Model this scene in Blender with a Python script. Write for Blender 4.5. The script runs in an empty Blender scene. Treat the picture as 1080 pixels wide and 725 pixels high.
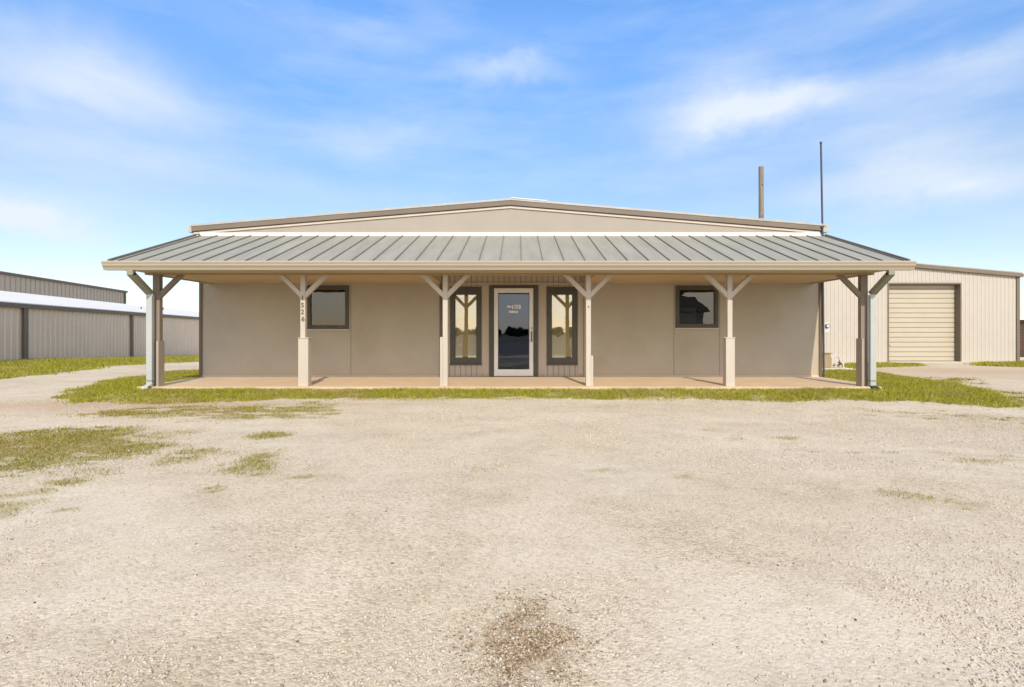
import bpy, bmesh, math, random
import numpy as np
from mathutils import Vector, Matrix

rng = np.random.default_rng(7)
random.seed(7)
scene = bpy.context.scene
COL = scene.collection
R = math.radians

# ------------------------------------------------------------------ camera
CX, CY, CZ = 0.152, -12.6, 1.11
F, VX, VY = 540.0, 545.0, 350.0
cam = bpy.data.objects.new("camera", bpy.data.cameras.new("camera"))
COL.objects.link(cam)
cam.location = (CX, CY, CZ)
cam.rotation_euler = (R(90), 0, 0)
cam.data.sensor_width = 36.0
cam.data.lens = 18.0
cam.data.shift_x = -5.0 / 1080.0
cam.data.shift_y = -12.5 / 1080.0
cam.data.clip_start = 0.05
cam.data.clip_end = 3000
scene.camera = cam


def at(px, py, d):
    return (CX + (px - VX) / F * d, CY + d, CZ + (VY - py) / F * d)


# ------------------------------------------------------------------ terrain
SP0 = np.array([-20.4, 7.8])
SDIR = np.array([-0.247, 0.969])
SNRM = np.array([0.969, 0.247])      # from the shed wall towards the yard


def sstep(a, b, x):
    t = np.clip((np.asarray(x, float) - a) / (b - a), 0, 1)
    return t * t * (3 - 2 * t)


def hash2(ix, iy, seed=0):
    n = (ix.astype(np.int64) * 374761393 + iy.astype(np.int64) * 668265263 + seed * 1274126177) & 0x7FFFFFFF
    n = ((n ^ (n >> 13)) * 1274126177) & 0x7FFFFFFF
    return ((n ^ (n >> 16)) & 0xFFFF) / 65535.0


def vnoise(x, y, scale=1.0, seed=0, octs=3):
    x = np.asarray(x, float) * scale
    y = np.asarray(y, float) * scale
    out = np.zeros(np.broadcast(x, y).shape)
    amp, tot = 1.0, 0.0
    for o in range(octs):
        ix, iy = np.floor(x), np.floor(y)
        fx, fy = x - ix, y - iy
        fx, fy = fx * fx * (3 - 2 * fx), fy * fy * (3 - 2 * fy)
        a = hash2(ix, iy, seed + o)
        b = hash2(ix + 1, iy, seed + o)
        c = hash2(ix, iy + 1, seed + o)
        d = hash2(ix + 1, iy + 1, seed + o)
        out += amp * ((a * (1 - fx) + b * fx) * (1 - fy) + (c * (1 - fx) + d * fx) * fy)
        tot += amp
        amp *= 0.5
        x, y = x * 2.03 + 11.3, y * 2.03 + 7.7
    return out / tot


def terrain(x, y):
    x = np.asarray(x, float)
    y = np.asarray(y, float)
    z = np.full(np.broadcast(x, y).shape, -0.10)
    near = sstep(9.6, 8.0, np.abs(x)) * sstep(-3.6, -2.5, y) * sstep(12, 4, y)
    z = z + 0.05 * near
    t = (x - SP0[0]) * SDIR[0] + (y - SP0[1]) * SDIR[1]
    fall = 0.036 * np.clip(t, 0, 60) * sstep(0, 4, t)
    z = z - fall * sstep(-7.9, -15.0, x)
    z = z + (vnoise(x, y, 0.55, 3, 2) - 0.5) * 0.035 * sstep(-2.7, -4.2, y) * sstep(60, 20, np.abs(x))
    return z


def ground_point(px, py):
    rx, rz = (px - VX) / F, (VY - py) / F
    d = 1.0
    while d < 200:
        if CZ + rz * d <= float(terrain(CX + rx * d, CY + d)):
            return (CX + rx * d, CY + d)
        d += 0.02
    return (CX + rx * d, CY + d)


# ------------------------------------------------------------------ materials
def new_mat(name):
    m = bpy.data.materials.new(name)
    m.use_nodes = True
    nt = m.node_tree
    return m, nt, nt.nodes, nt.links, nt.nodes["Principled BSDF"]


def mat(name, col, rough=0.6, metal=0.0, var=0.12, scale=3.0, stretch=(1, 1, 1), bump=0.0, bscale=60.0,
        stain=None, stain_amt=0.0, stain_scale=0.8, spec=0.4):
    m, nt, N, L, b = new_mat(name)
    tc = N.new("ShaderNodeTexCoord")
    mp = N.new("ShaderNodeMapping")
    mp.inputs["Scale"].default_value = stretch
    L.new(tc.outputs["Object"], mp.inputs["Vector"])
    nz = N.new("ShaderNodeTexNoise")
    nz.inputs["Scale"].default_value = scale
    nz.inputs["Detail"].default_value = 6
    nz.inputs["Roughness"].default_value = 0.65
    L.new(mp.outputs["Vector"], nz.inputs["Vector"])
    rp = N.new("ShaderNodeValToRGB")
    rp.color_ramp.elements[0].position = 0.3
    rp.color_ramp.elements[1].position = 0.7
    rp.color_ramp.elements[0].color = [c * (1 - var) for c in col] + [1]
    rp.color_ramp.elements[1].color = [min(1, c * (1 + var)) for c in col] + [1]
    L.new(nz.outputs["Fac"], rp.inputs["Fac"])
    colout = rp.outputs["Color"]
    if stain:
        n2 = N.new("ShaderNodeTexNoise")
        n2.inputs["Scale"].default_value = stain_scale
        n2.inputs["Detail"].default_value = 8
        n2.inputs["Roughness"].default_value = 0.7
        L.new(mp.outputs["Vector"], n2.inputs["Vector"])
        mr = N.new("ShaderNodeMapRange")
        mr.inputs["From Min"].default_value = 0.5
        mr.inputs["From Max"].default_value = 0.75
        mr.inputs["To Max"].default_value = stain_amt
        L.new(n2.outputs["Fac"], mr.inputs["Value"])
        mx = N.new("ShaderNodeMix")
        mx.data_type = "RGBA"
        L.new(mr.outputs["Result"], mx.inputs["Factor"])
        L.new(colout, mx.inputs["A"])
        mx.inputs["B"].default_value = (*stain, 1)
        colout = mx.outputs["Result"]
    L.new(colout, b.inputs["Base Color"])
    b.inputs["Roughness"].default_value = rough
    b.inputs["Metallic"].default_value = metal
    b.inputs["Specular IOR Level"].default_value = spec
    if bump > 0:
        n3 = N.new("ShaderNodeTexNoise")
        n3.inputs["Scale"].default_value = bscale
        n3.inputs["Detail"].default_value = 4
        L.new(mp.outputs["Vector"], n3.inputs["Vector"])
        bp = N.new("ShaderNodeBump")
        bp.inputs["Strength"].default_value = bump
        bp.inputs["Distance"].default_value = 0.01
        L.new(n3.outputs["Fac"], bp.inputs["Height"])
        L.new(bp.outputs["Normal"], b.inputs["Normal"])
    return m


def glass(name, refl, refl_tint, trans_tint, rough=0.0):
    m = bpy.data.materials.new(name)
    m.use_nodes = True
    nt = m.node_tree
    N, L = nt.nodes, nt.links
    N.clear()
    out = N.new("ShaderNodeOutputMaterial")
    mix = N.new("ShaderNodeMixShader")
    gl = N.new("ShaderNodeBsdfGlossy")
    gl.inputs["Color"].default_value = (*refl_tint, 1)
    gl.inputs["Roughness"].default_value = rough
    # slight waviness of the sheet
    tc = N.new("ShaderNodeTexCoord")
    nz = N.new("ShaderNodeTexNoise")
    nz.inputs["Scale"].default_value = 2.2
    L.new(tc.outputs["Object"], nz.inputs["Vector"])
    bp = N.new("ShaderNodeBump")
    bp.inputs["Strength"].default_value = 0.05
    bp.inputs["Distance"].default_value = 0.02
    L.new(nz.outputs["Fac"], bp.inputs["Height"])
    L.new(bp.outputs["Normal"], gl.inputs["Normal"])
    tr = N.new("ShaderNodeBsdfTransparent")
    tr.inputs["Color"].default_value = (*trans_tint, 1)
    mix.inputs["Fac"].default_value = refl
    L.new(tr.outputs[0], mix.inputs[1])
    L.new(gl.outputs[0], mix.inputs[2])
    L.new(mix.outputs[0], out.inputs["Surface"])
    return m


M = {}
M["joint"] = mat("panel_joint", (0.26, 0.21, 0.16), 0.8, var=0.1)
M["wall"] = mat("taupe_panel", (0.44, 0.395, 0.31), 0.75, var=0.06, scale=0.9, bump=0.25, bscale=14,
                stain=(0.37, 0.31, 0.225), stain_amt=0.65, stain_scale=0.75, spec=0.3)
# mud splashed up along the foot of the wall
_m = M["wall"]
_N, _L = _m.node_tree.nodes, _m.node_tree.links
_b = _N["Principled BSDF"]
_src = _b.inputs["Base Color"].links[0].from_socket
_tc = _N.new("ShaderNodeTexCoord")
_sp = _N.new("ShaderNodeSeparateXYZ")
_L.new(_tc.outputs["Object"], _sp.inputs[0])
_nz = _N.new("ShaderNodeTexNoise")
_nz.inputs["Scale"].default_value = 5.0
_nz.inputs["Detail"].default_value = 8
_L.new(_tc.outputs["Object"], _nz.inputs["Vector"])
_ma = _N.new("ShaderNodeMath")
_ma.operation = "MULTIPLY_ADD"
_L.new(_nz.outputs["Fac"], _ma.inputs[0])
_ma.inputs[1].default_value = -0.45
_L.new(_sp.outputs[2], _ma.inputs[2])
_mr = _N.new("ShaderNodeMapRange")
_mr.inputs["From Min"].default_value = -0.22
_mr.inputs["From Max"].default_value = 0.10
_mr.inputs["To Min"].default_value = 0.7
_mr.inputs["To Max"].default_value = 0.0
_L.new(_ma.outputs[0], _mr.inputs["Value"])
_mx = _N.new("ShaderNodeMix")
_mx.data_type = "RGBA"
_L.new(_mr.outputs["Result"], _mx.inputs["Factor"])
_L.new(_src, _mx.inputs["A"])
_mx.inputs["B"].default_value = (0.47, 0.38, 0.265, 1)
_L.new(_mx.outputs["Result"], _b.inputs["Base Color"])
M["siding"] = mat("entry_siding", (0.475, 0.41, 0.32), 0.75, var=0.06, scale=2, stretch=(1, 1, 0.3), spec=0.3)
M["gable"] = mat("side_siding", (0.365, 0.325, 0.265), 0.7, var=0.05, scale=1)
M["trim_light"] = mat("light_trim", (0.58, 0.50, 0.41), 0.6, var=0.05)
M["white_trim"] = mat("white_flashing", (0.66, 0.65, 0.61), 0.45, var=0.04)
M["fascia"] = mat("brown_fascia", (0.185, 0.150, 0.11), 0.55, var=0.12, scale=4, stretch=(0.2, 1, 1))
M["roofcap"] = mat("grey_roof_edge", (0.42, 0.42, 0.39), 0.45, var=0.1, metal=0.1)
M["bronze"] = mat("bronze_trim", (0.14, 0.11, 0.08), 0.55, var=0.1)
M["frame"] = mat("charcoal_frame", (0.075, 0.071, 0.055), 0.5, var=0.15)
M["doorframe"] = mat("white_door_frame", (0.80, 0.78, 0.72), 0.45, var=0.05)
M["post"] = mat("cream_painted_wood", (0.52, 0.465, 0.385), 0.65, var=0.08, scale=6, stretch=(1, 1, 0.15), bump=0.3,
                bscale=30, stain=(0.42, 0.35, 0.27), stain_amt=0.55, stain_scale=3)
M["postdark"] = mat("taupe_painted_wood", (0.25, 0.205, 0.155), 0.65, var=0.10, scale=6, stretch=(1, 1, 0.15), bump=0.3,
                    bscale=30, stain=(0.16, 0.13, 0.10), stain_amt=0.6, stain_scale=3)
M["boarddark"] = mat("weathered_board", (0.36, 0.30, 0.24), 0.7, var=0.12, scale=6, stretch=(1, 1, 0.15))
M["beam"] = mat("tan_beam", (0.40, 0.30, 0.19), 0.65, var=0.08, scale=3, stretch=(0.2, 1, 1))
M["soffit"] = mat("tan_soffit", (0.50, 0.385, 0.235), 0.7, var=0.07, scale=1.2, stain=(0.42, 0.29, 0.15), stain_amt=0.5,
                  stain_scale=0.9)
M["gutter"] = mat("tan_gutter", (0.40, 0.345, 0.255), 0.45, var=0.06, scale=2, stretch=(0.3, 1, 1),
                  stain=(0.36, 0.30, 0.21), stain_amt=0.5, stain_scale=2)
M["downspout"] = mat("pale_downspout", (0.43, 0.455, 0.435), 0.45, var=0.06)
M["shadespout"] = mat("shaded_downspout", (0.25, 0.245, 0.18), 0.5, var=0.08)  # olive tone carries the eave's shade on the offset; straps reuse it
M["proof"] = mat("galvalume_roof", (0.285, 0.285, 0.245), 0.6, metal=0.0, var=0.13, scale=1.5, stretch=(2.4, 0.35, 1),
                 stain=(0.23, 0.215, 0.18), stain_amt=0.5, stain_scale=1.6)
M["seam"] = mat("roof_seam", (0.195, 0.185, 0.155), 0.55, metal=0.1, var=0.1)
M["whiteroof"] = mat("white_metal_roof", (0.74, 0.72, 0.67), 0.5, var=0.04, scale=0.5)
M["mast"] = mat("dark_galvanised_pipe", (0.075, 0.075, 0.085), 0.5, metal=0.3, var=0.15)
M["meter"] = mat("grey_meter_box", (0.62, 0.64, 0.66), 0.45, var=0.08)
M["digit"] = mat("brown_digit", (0.12, 0.08, 0.05), 0.5, var=0.05)
M["vinyl"] = mat("white_vinyl", (0.9, 0.9, 0.88), 0.5, var=0.01)
M["black"] = mat("black_metal", (0.02, 0.02, 0.02), 0.4, var=0.1)
M["blind"] = mat("cream_blind", (0.85, 0.80, 0.66), 0.6, var=0.03)
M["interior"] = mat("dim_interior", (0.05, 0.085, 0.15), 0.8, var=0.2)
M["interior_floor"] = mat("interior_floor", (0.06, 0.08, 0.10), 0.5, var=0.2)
M["paper"] = mat("pale_board", (0.7, 0.6, 0.5), 0.8, var=0.05)
M["shedwall"] = mat("greybrown_ribbed_metal", (0.72, 0.575, 0.43), 0.55, var=0.06, scale=0.6,
                    stain=(0.62, 0.48, 0.35), stain_amt=0.5, stain_scale=0.4)
M["shedrib"] = mat("greybrown_rib", (0.82, 0.68, 0.53), 0.5, var=0.06)
M["wareh"] = mat("olive_ribbed_metal", (0.50, 0.42, 0.32), 0.55, var=0.05)
M["warehrib"] = mat("olive_rib", (0.38, 0.32, 0.25), 0.55, var=0.05)
M["creamwall"] = mat("cream_ribbed_metal", (0.50, 0.465, 0.40), 0.55, var=0.04, scale=0.7,
                     stain=(0.52, 0.44, 0.34), stain_amt=0.4, stain_scale=0.6)
M["creamrib"] = mat("cream_rib", (0.515, 0.475, 0.405), 0.5, var=0.05)
M["creamdoor"] = mat("cream_roll_door", (0.49, 0.445, 0.345), 0.5, var=0.04, scale=1.2,
                     stain=(0.44, 0.34, 0.20), stain_amt=0.3, stain_scale=1.1)
M["rolljoint"] = mat("door_joint", (0.34, 0.27, 0.18), 0.6, var=0.05)  # darker lines at the slat joints
M["jamb"] = mat("olive_jamb", (0.17, 0.14, 0.095), 0.55, var=0.1)
M["darkbrown"] = mat("dark_brown_shed", (0.09, 0.05, 0.035), 0.6, var=0.2, scale=2)
M["wood"] = mat("weathered_pole", (0.23, 0.195, 0.155), 0.85, var=0.25, scale=5, stretch=(3, 3, 0.15), bump=0.4)
M["concrete"] = mat("grey_concrete", (0.52, 0.47, 0.39), 0.85, var=0.12, scale=4)
M["slab"] = mat("tan_porch_concrete", (0.60, 0.46, 0.29), 0.75, var=0.08, scale=1.1, stain=(0.52, 0.37, 0.22),
                stain_amt=0.6, stain_scale=1.0, bump=0.15, bscale=60)
M["tanbox"] = mat("tan_utility_box", (0.33, 0.25, 0.15), 0.6, var=0.12)
M["pipe"] = mat("pale_pvc", (0.66, 0.62, 0.60), 0.5, var=0.08)
M["asphalt"] = mat("asphalt", (0.05, 0.05, 0.052), 0.85, var=0.15, scale=2)
M["roadpaint"] = mat("white_road_paint", (0.75, 0.75, 0.72), 0.7, var=0.08)
M["darkleaf"] = mat("dark_foliage", (0.045, 0.06, 0.025), 0.8, var=0.4, scale=0.6)
M["darkroof"] = mat("dark_shingle", (0.05, 0.05, 0.055), 0.8, var=0.2)
M["bark"] = mat("bark", (0.11, 0.085, 0.06), 0.9, var=0.2)
M["glass_small"] = glass("dim_grey_glass", 0.085, (0.94, 0.88, 0.80), (0.5, 0.5, 0.5))
M["glass_side"] = glass("bronze_mirror_glass", 0.26, (1.0, 0.96, 0.86), (0.92, 0.90, 0.80))
M["glass_door"] = glass("door_glass", 0.075, (0.90, 0.94, 1.0), (0.40, 0.5, 0.68))


# ------------------------------------------------------------------ mesh builder
class MB:
    def __init__(s):
        s.v, s.f = [], []

    def poly(s, pts):
        i = len(s.v)
        s.v += [tuple(p) for p in pts]
        s.f.append(list(range(i, i + len(pts))))

    def box(s, x0, x1, y0, y1, z0, z1):
        i = len(s.v)
        s.v += [(x0, y0, z0), (x1, y0, z0), (x1, y1, z0), (x0, y1, z0), (x0, y0, z1), (x1, y0, z1), (x1, y1, z1), (x0, y1, z1)]
        for q in ((0, 3, 2, 1), (4, 5, 6, 7), (0, 1, 5, 4), (1, 2, 6, 5), (2, 3, 7, 6), (3, 0, 4, 7)):
            s.f.append([i + k for k in q])
        return s

    def hexa(s, bot, top):
        """8 corner solid: bot and top are 4 points each in matching order (counter-clockwise from above)"""
        i = len(s.v)
        s.v += [tuple(p) for p in bot] + [tuple(p) for p in top]
        for q in ((0, 3, 2, 1), (4, 5, 6, 7), (0, 1, 5, 4), (1, 2, 6, 5), (2, 3, 7, 6), (3, 0, 4, 7)):
            s.f.append([i + k for k in q])
        return s

    def beam(s, p, q, w, h, up=(0, 0, 1)):
        p, q = Vector(p), Vector(q)
        d = (q - p).normalized()
        up = Vector(up)
        a = d.cross(up).normalized() * (w / 2)
        b = a.cross(d).normalized() * (h / 2)
        return s.hexa([p - a - b, p + a - b, p + a + b, p - a + b], [q - a - b, q + a - b, q + a + b, q - a + b])

    def tube(s, p, q, r0, r1=None, n=10):
        p, q = Vector(p), Vector(q)
        r1 = r0 if r1 is None else r1
        d = (q - p).normalized()
        a = d.cross(Vector((0, 0, 1)) if abs(d.z) < 0.9 else Vector((1, 0, 0))).normalized()
        b = d.cross(a)
        i = len(s.v)
        for c, r in ((p, r0), (q, r1)):
            for k in range(n):
                t = 2 * math.pi * k / n
                s.v.append(tuple(c + (a * math.cos(t) + b * math.sin(t)) * r))
        for k in range(n):
            s.f.append([i + k, i + (k + 1) % n, i + n + (k + 1) % n, i + n + k])
        s.f.append([i + k for k in range(n)][::-1])
        s.f.append([i + n + k for k in range(n)])
        return s

    def extrude_x(s, prof, x0, x1):
        """prof: list of (y,z) closed; extruded along x"""
        n = len(prof)
        i = len(s.v)
        s.v += [(x0, y, z) for y, z in prof] + [(x1, y, z) for y, z in prof]
        for k in range(n):
            s.f.append([i + k, i + (k + 1) % n, i + n + (k + 1) % n, i + n + k])
        s.f.append([i + k for k in range(n)])
        s.f.append([i + n + k for k in range(n)][::-1])
        return s

    def build(s, name, m, parent=None, smooth=False, bevel=0.0):
        me = bpy.data.meshes.new(name)
        me.from_pydata(s.v, [], s.f)
        bm = bmesh.new()
        bm.from_mesh(me)
        bmesh.ops.recalc_face_normals(bm, faces=bm.faces)
        bm.to_mesh(me)
        bm.free()
        me.materials.append(m)
        if smooth:
            for p in me.polygons:
                p.use_smooth = True
        o = bpy.data.objects.new(name, me)
        COL.objects.link(o)
        if parent:
            o.parent = parent
            o.matrix_parent_inverse = Matrix.Translation(-parent_world(parent))
        if bevel > 0:
            bv = o.modifiers.new("bevel", "BEVEL")
            bv.width = bevel
            bv.segments = 2
            bv.limit_method = "ANGLE"
        return o


def build_multi(name, parts, parent=None):
    """several builders, each with its own material, as ONE mesh object"""
    allm = MB()
    mats, mi = [], []
    for mb, m in parts:
        off = len(allm.v)
        allm.v += mb.v
        allm.f += [[i + off for i in f] for f in mb.f]
        if m not in mats:
            mats.append(m)
        mi += [mats.index(m)] * len(mb.f)
    o = allm.build(name, mats[0], parent)
    for m in mats[1:]:
        o.data.materials.append(m)
    o.data.polygons.foreach_set("material_index", np.array(mi, dtype=np.int32))
    return o


def parent_world(p):
    # things sit at their base; their parts all keep an identity world matrix
    return Vector(p.location) if p.parent is None else Vector((0, 0, 0))


def thing(name, label, cat, loc=(0, 0, 0), group=None):
    o = bpy.data.objects.new(name, None)
    o.empty_display_size = 0.2
    COL.objects.link(o)
    o.location = loc
    return tag(o, label, cat, group)


def tag(o, label=None, cat=None, group=None, kind=None):
    if label:
        o["label"] = label
    if cat:
        o["category"] = cat
    if group:
        o["group"] = group
    if kind:
        o["kind"] = kind
    return o


def wall_grid(x0, x1, z0, z1, y0, y1, holes):
    """one clean wall slab with rectangular openings (x0,x1,z0,z1)"""
    xs = sorted({x0, x1} | {h[0] for h in holes} | {h[1] for h in holes})
    zs = sorted({z0, z1} | {h[2] for h in holes} | {h[3] for h in holes})
    xs = [x for x in xs if x0 <= x <= x1]
    zs = [z for z in zs if z0 <= z <= z1]

    def solid(i, j):
        if i < 0 or j < 0 or i >= len(xs) - 1 or j >= len(zs) - 1:
            return False
        cx, cz = (xs[i] + xs[i + 1]) / 2, (zs[j] + zs[j + 1]) / 2
        return not any(h[0] < cx < h[1] and h[2] < cz < h[3] for h in holes)
    mb = MB()
    for i in range(len(xs) - 1):
        for j in range(len(zs) - 1):
            if not solid(i, j):
                continue
            a, b, c, d = xs[i], xs[i + 1], zs[j], zs[j + 1]
            mb.poly([(a, y0, c), (b, y0, c), (b, y0, d), (a, y0, d)])
            mb.poly([(b, y1, c), (a, y1, c), (a, y1, d), (b, y1, d)])
            if not solid(i - 1, j):
                mb.poly([(a, y1, c), (a, y0, c), (a, y0, d), (a, y1, d)])
            if not solid(i + 1, j):
                mb.poly([(b, y0, c), (b, y1, c), (b, y1, d), (b, y0, d)])
            if not solid(i, j - 1):
                mb.poly([(a, y1, c), (b, y1, c), (b, y0, c), (a, y0, c)])
            if not solid(i, j + 1):
                mb.poly([(a, y0, d), (b, y0, d), (b, y1, d), (a, y1, d)])
    return mb


# ================================================================== MAIN BUILDING
HW, DEPTH = 7.62, 18.0
B = thing("metal_building", "long low taupe metal building with gabled front and full-width covered porch", "building", (0, 0, 0))
BAY0, BAY1 = -1.715, 1.832
# window/door openings (x0,x1,z0,z1 outer frame)
W1 = (-5.005, -3.978, 1.175, 2.242)
W2 = (4.058, 5.108, 1.203, 2.237)
S1 = (-1.491, -0.721, 0.319, 2.211)
S2 = (0.896, 1.648, 0.319, 2.211)
D0 = (-0.52, 0.672, 0.0, 2.244)
ins = 0.03


def shrink(h, k=ins):
    return (h[0] + k, h[1] - k, h[2] + (k if h[2] > 0.1 else 0), h[3] - k)


WTOP = 3.46
fwall = wall_grid(-HW, HW, 0.0, WTOP, 0.0, 0.12, [shrink(W1), shrink(W2), (BAY0, BAY1, 0.0, 2.62)])
# gable panel above the porch roof
RZ, EZ, RX = 4.37, 3.73, 7.78
SL = (RZ - EZ) / RX
g = MB()
gz = lambda x: RZ - 0.06 - SL * abs(x)
pts = [(-HW, 3.465), (HW, 3.465), (HW, gz(HW)), (0, gz(0)), (-HW, gz(HW))]
g.poly([(x, -0.001, z) for x, z in pts])
g.poly([(x, 0.12, z) for x, z in pts][::-1])
for k in range(5):
    a, b = pts[k], pts[(k + 1) % 5]
    g.poly([(a[0], -0.001, a[1]), (b[0], -0.001, b[1]), (b[0], 0.12, b[1]), (a[0], 0.12, a[1])])
# joints in the gable
j = MB()
for x in (-3.6, 2.43):
    j.box(x - 0.004, x + 0.004, -0.004, -0.001, 3.55, gz(x) - 0.16)
build_multi("gable_panel", [(g, M["gable"]), (j, M["wall"])], B)

# entry bay grooved siding, 50 mm back
bay = wall_grid(BAY0, BAY1, 0.0, 2.62, 0.05, 0.13, [shrink(S1), shrink(S2), shrink(D0)])
gr = MB()
x = BAY0 + 0.07
while x < BAY1 - 0.03:
    spans = [(0.02, 2.60)]
    for h in (S1, S2, D0):
        if h[0] - 0.06 < x < h[1] + 0.06:
            new = []
            for a, b in spans:
                if h[2] > a:
                    new.append((a, h[2] - 0.01))
                new.append((h[3] + 0.012, b))
            spans = new
    for a, b in spans:
        if b - a > 0.03:
            gr.box(x - 0.006, x + 0.006, 0.046, 0.05, a, b)
    x += 0.135
build_multi("entry_siding", [(bay, M["siding"]), (gr, M["bronze"])], B)
MB().box(BAY0 + 0.02, BAY1 - 0.02, 0.02, 0.05, 2.272, 2.315).build("entry_trim", M["siding"], B)
for xa, xb in ((-0.705, -0.535), (0.69, 0.88), (1.66, 1.80)):
    MB().box(xa, xb, 0.034, 0.0495, 0.05, 2.271).build("entry_trim", M["siding"], B)
et = MB()
et.box(BAY0 - 0.03, BAY0 + 0.03, -0.02, 0.049, 0.0, 2.6)
et.build("entry_edge_trim", M["bronze"], B)
MB().box(BAY1 - 0.02, BAY1 + 0.03, -0.012, 0.049, 0.0, 2.6).build("entry_edge_trim", M["wall"], B)
jt = MB()
for x, z1 in ((-3.93, 2.29), (4.02, 2.29), (5.145, 2.29), (-5.04, 1.17)):
    jt.box(x - 0.006, x + 0.006, -0.004, 0.0, 0.03, z1)
build_multi("front_wall", [(fwall, M["wall"]), (jt, M["joint"])], B)
MB().box(-HW + 0.036, BAY0 - 0.031, -0.012, -0.0005, 0.0, 0.035).build("base_trim", M["trim_light"], B)
MB().box(BAY1 + 0.031, HW - 0.036, -0.012, -0.0005, 0.0, 0.035).build("base_trim", M["trim_light"], B)
# corner trims
for s in (-1, 1):
    x = s * HW
    c = MB().box(min(x - s * 0.035, x + s * 0.03), max(x - s * 0.035, x + s * 0.03), -0.03, 0.06, -0.08, 3.4)
    c.build("corner_trim", M["bronze"], B)
# other walls with ribs
for s in (-1, 1):
    m = MB()
    x = s * HW
    m.box(min(x - s * 0.1, x), max(x - s * 0.1, x), 0.13, DEPTH, -0.1, 3.6)
    y = 0.3
    while y < DEPTH:
        m.box(min(x, x + s * 0.025), max(x, x + s * 0.025), y - 0.03, y + 0.03, -0.1, 3.58)
        y += 0.3
    m.build("side_wall", M["gable"], B)
MB().box(-HW, HW, DEPTH, DEPTH + 0.1, -0.1, 3.66).build("back_wall", M["gable"], B)
# interior
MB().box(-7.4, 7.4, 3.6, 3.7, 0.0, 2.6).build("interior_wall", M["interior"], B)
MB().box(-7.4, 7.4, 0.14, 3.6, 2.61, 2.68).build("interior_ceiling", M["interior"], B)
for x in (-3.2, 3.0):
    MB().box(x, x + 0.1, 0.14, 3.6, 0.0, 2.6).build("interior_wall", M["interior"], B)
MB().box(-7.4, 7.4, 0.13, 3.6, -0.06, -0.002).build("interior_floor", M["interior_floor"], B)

# roof of the building
rf = MB()
for s in (-1, 1):
    y0, y1 = -0.05, DEPTH + 0.2
    RXs = RX + (0.05 if s < 0 else 0.0)
    EZs = RZ - SL * RXs
    rf.hexa([(0, y0, RZ - 0.045), (s * RXs, y0, EZs - 0.045), (s * RXs, y1, EZs - 0.045), (0, y1, RZ - 0.045)],
            [(0, y0, RZ), (s * RXs, y0, EZs), (s * RXs, y1, EZs), (0, y1, RZ)])
rf.build("roof", M["roofcap"], B)


def raked(y0, y1, top, bot, x0, x1, name, m):
    k = MB()
    for s in (-1, 1):
        a, b = (x0, x1 + (0.20 if s < 0 and x1 < 7.7 else 0.09 if s < 0 else 0.0))
        k.hexa([(s * a, y0, RZ - SL * a - bot), (s * b, y0, RZ - SL * b - bot), (s * b, y1, RZ - SL * b - bot), (s * a, y1, RZ - SL * a - bot)],
               [(s * a, y0, RZ - SL * a - top), (s * b, y0, RZ - SL * b - top), (s * b, y1, RZ - SL * b - top), (s * a, y1, RZ - SL * a - top)])
    return k.build(name, m, B)


raked(-0.075, -0.0505, -0.012, 0.038, 0.0, 7.74, "roof_edge_cap", M["roofcap"])
raked(-0.065, -0.004, 0.046, 0.155, 0.0, 7.60, "rake_fascia", M["fascia"])
raked(-0.030, -0.004, 0.175, 0.225, 0.0, 7.58, "rake_trim", M["trim_light"])
MB().hexa([(0.02, -0.085, RZ + 0.006), (0.9, -0.085, RZ - 0.07), (0.9, 0.4, RZ - 0.07), (0.02, 0.4, RZ + 0.006)],
          [(0.02, -0.085, RZ + 0.03), (0.9, -0.085, RZ - 0.045), (0.9, 0.4, RZ - 0.045), (0.02, 0.4, RZ + 0.03)]).build("ridge_cap", M["white_trim"], B)
for s in (-1, 1):
    k = MB()
    xa, xb = (-7.815, -7.90) if s < 0 else (7.665, 7.80)
    k.extrude_x([(-0.06, 3.55), (DEPTH, 3.55), (DEPTH, 3.70), (-0.06, 3.70)], min(xa, xb), max(xa, xb))
    k.build("eave_gutter", M["roofcap"], B)
MB().extrude_x([(-0.05, 3.455), (-0.035, 3.545), (-0.003, 3.55), (-0.003, 3.455)], -7.62, 7.60).build("wall_flashing", M["white_trim"], B)

# ---------------- porch roof
PY0, PZ0, PZ1, PX = -2.68, 2.47, 3.47, 7.75
psl = (PZ1 - PZ0) / (0 - PY0)
pr = MB()
pr.hexa([(-PX, PY0, PZ0 - 0.03), (PX, PY0, PZ0 - 0.03), (PX, -0.004, PZ1 - 0.03), (-PX, -0.004, PZ1 - 0.03)],
        [(-PX, PY0, PZ0), (PX, PY0, PZ0), (PX, -0.004, PZ1), (-PX, -0.004, PZ1)])
sm = MB()
x = 0.244 - 0.4125 * 19
while x < PX - 0.05:
    if x > -PX + 0.05:
        w = 0.009 + rng.uniform(-0.001, 0.001)
        dx = rng.uniform(-0.006, 0.006)
        sm.hexa([(x - w + dx, PY0 + 0.01, PZ0 + 0.002), (x + w + dx, PY0 + 0.01, PZ0 + 0.002), (x + w, -0.06, PZ1 - 0.06 * psl + 0.002 + 0.0), (x - w, -0.06, PZ1 - 0.06 * psl + 0.002)],
                [(x - w * 0.8 + dx, PY0 + 0.01, PZ0 + 0.030), (x + w * 0.8 + dx, PY0 + 0.01, PZ0 + 0.030), (x + w * 0.8, -0.06, PZ1 - 0.06 * psl + 0.030), (x - w * 0.8, -0.06, PZ1 - 0.06 * psl + 0.030)])
    x += 0.4125
proof = build_multi("porch_roof", [(pr, M["proof"]), (sm, M["seam"])], B)
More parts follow.
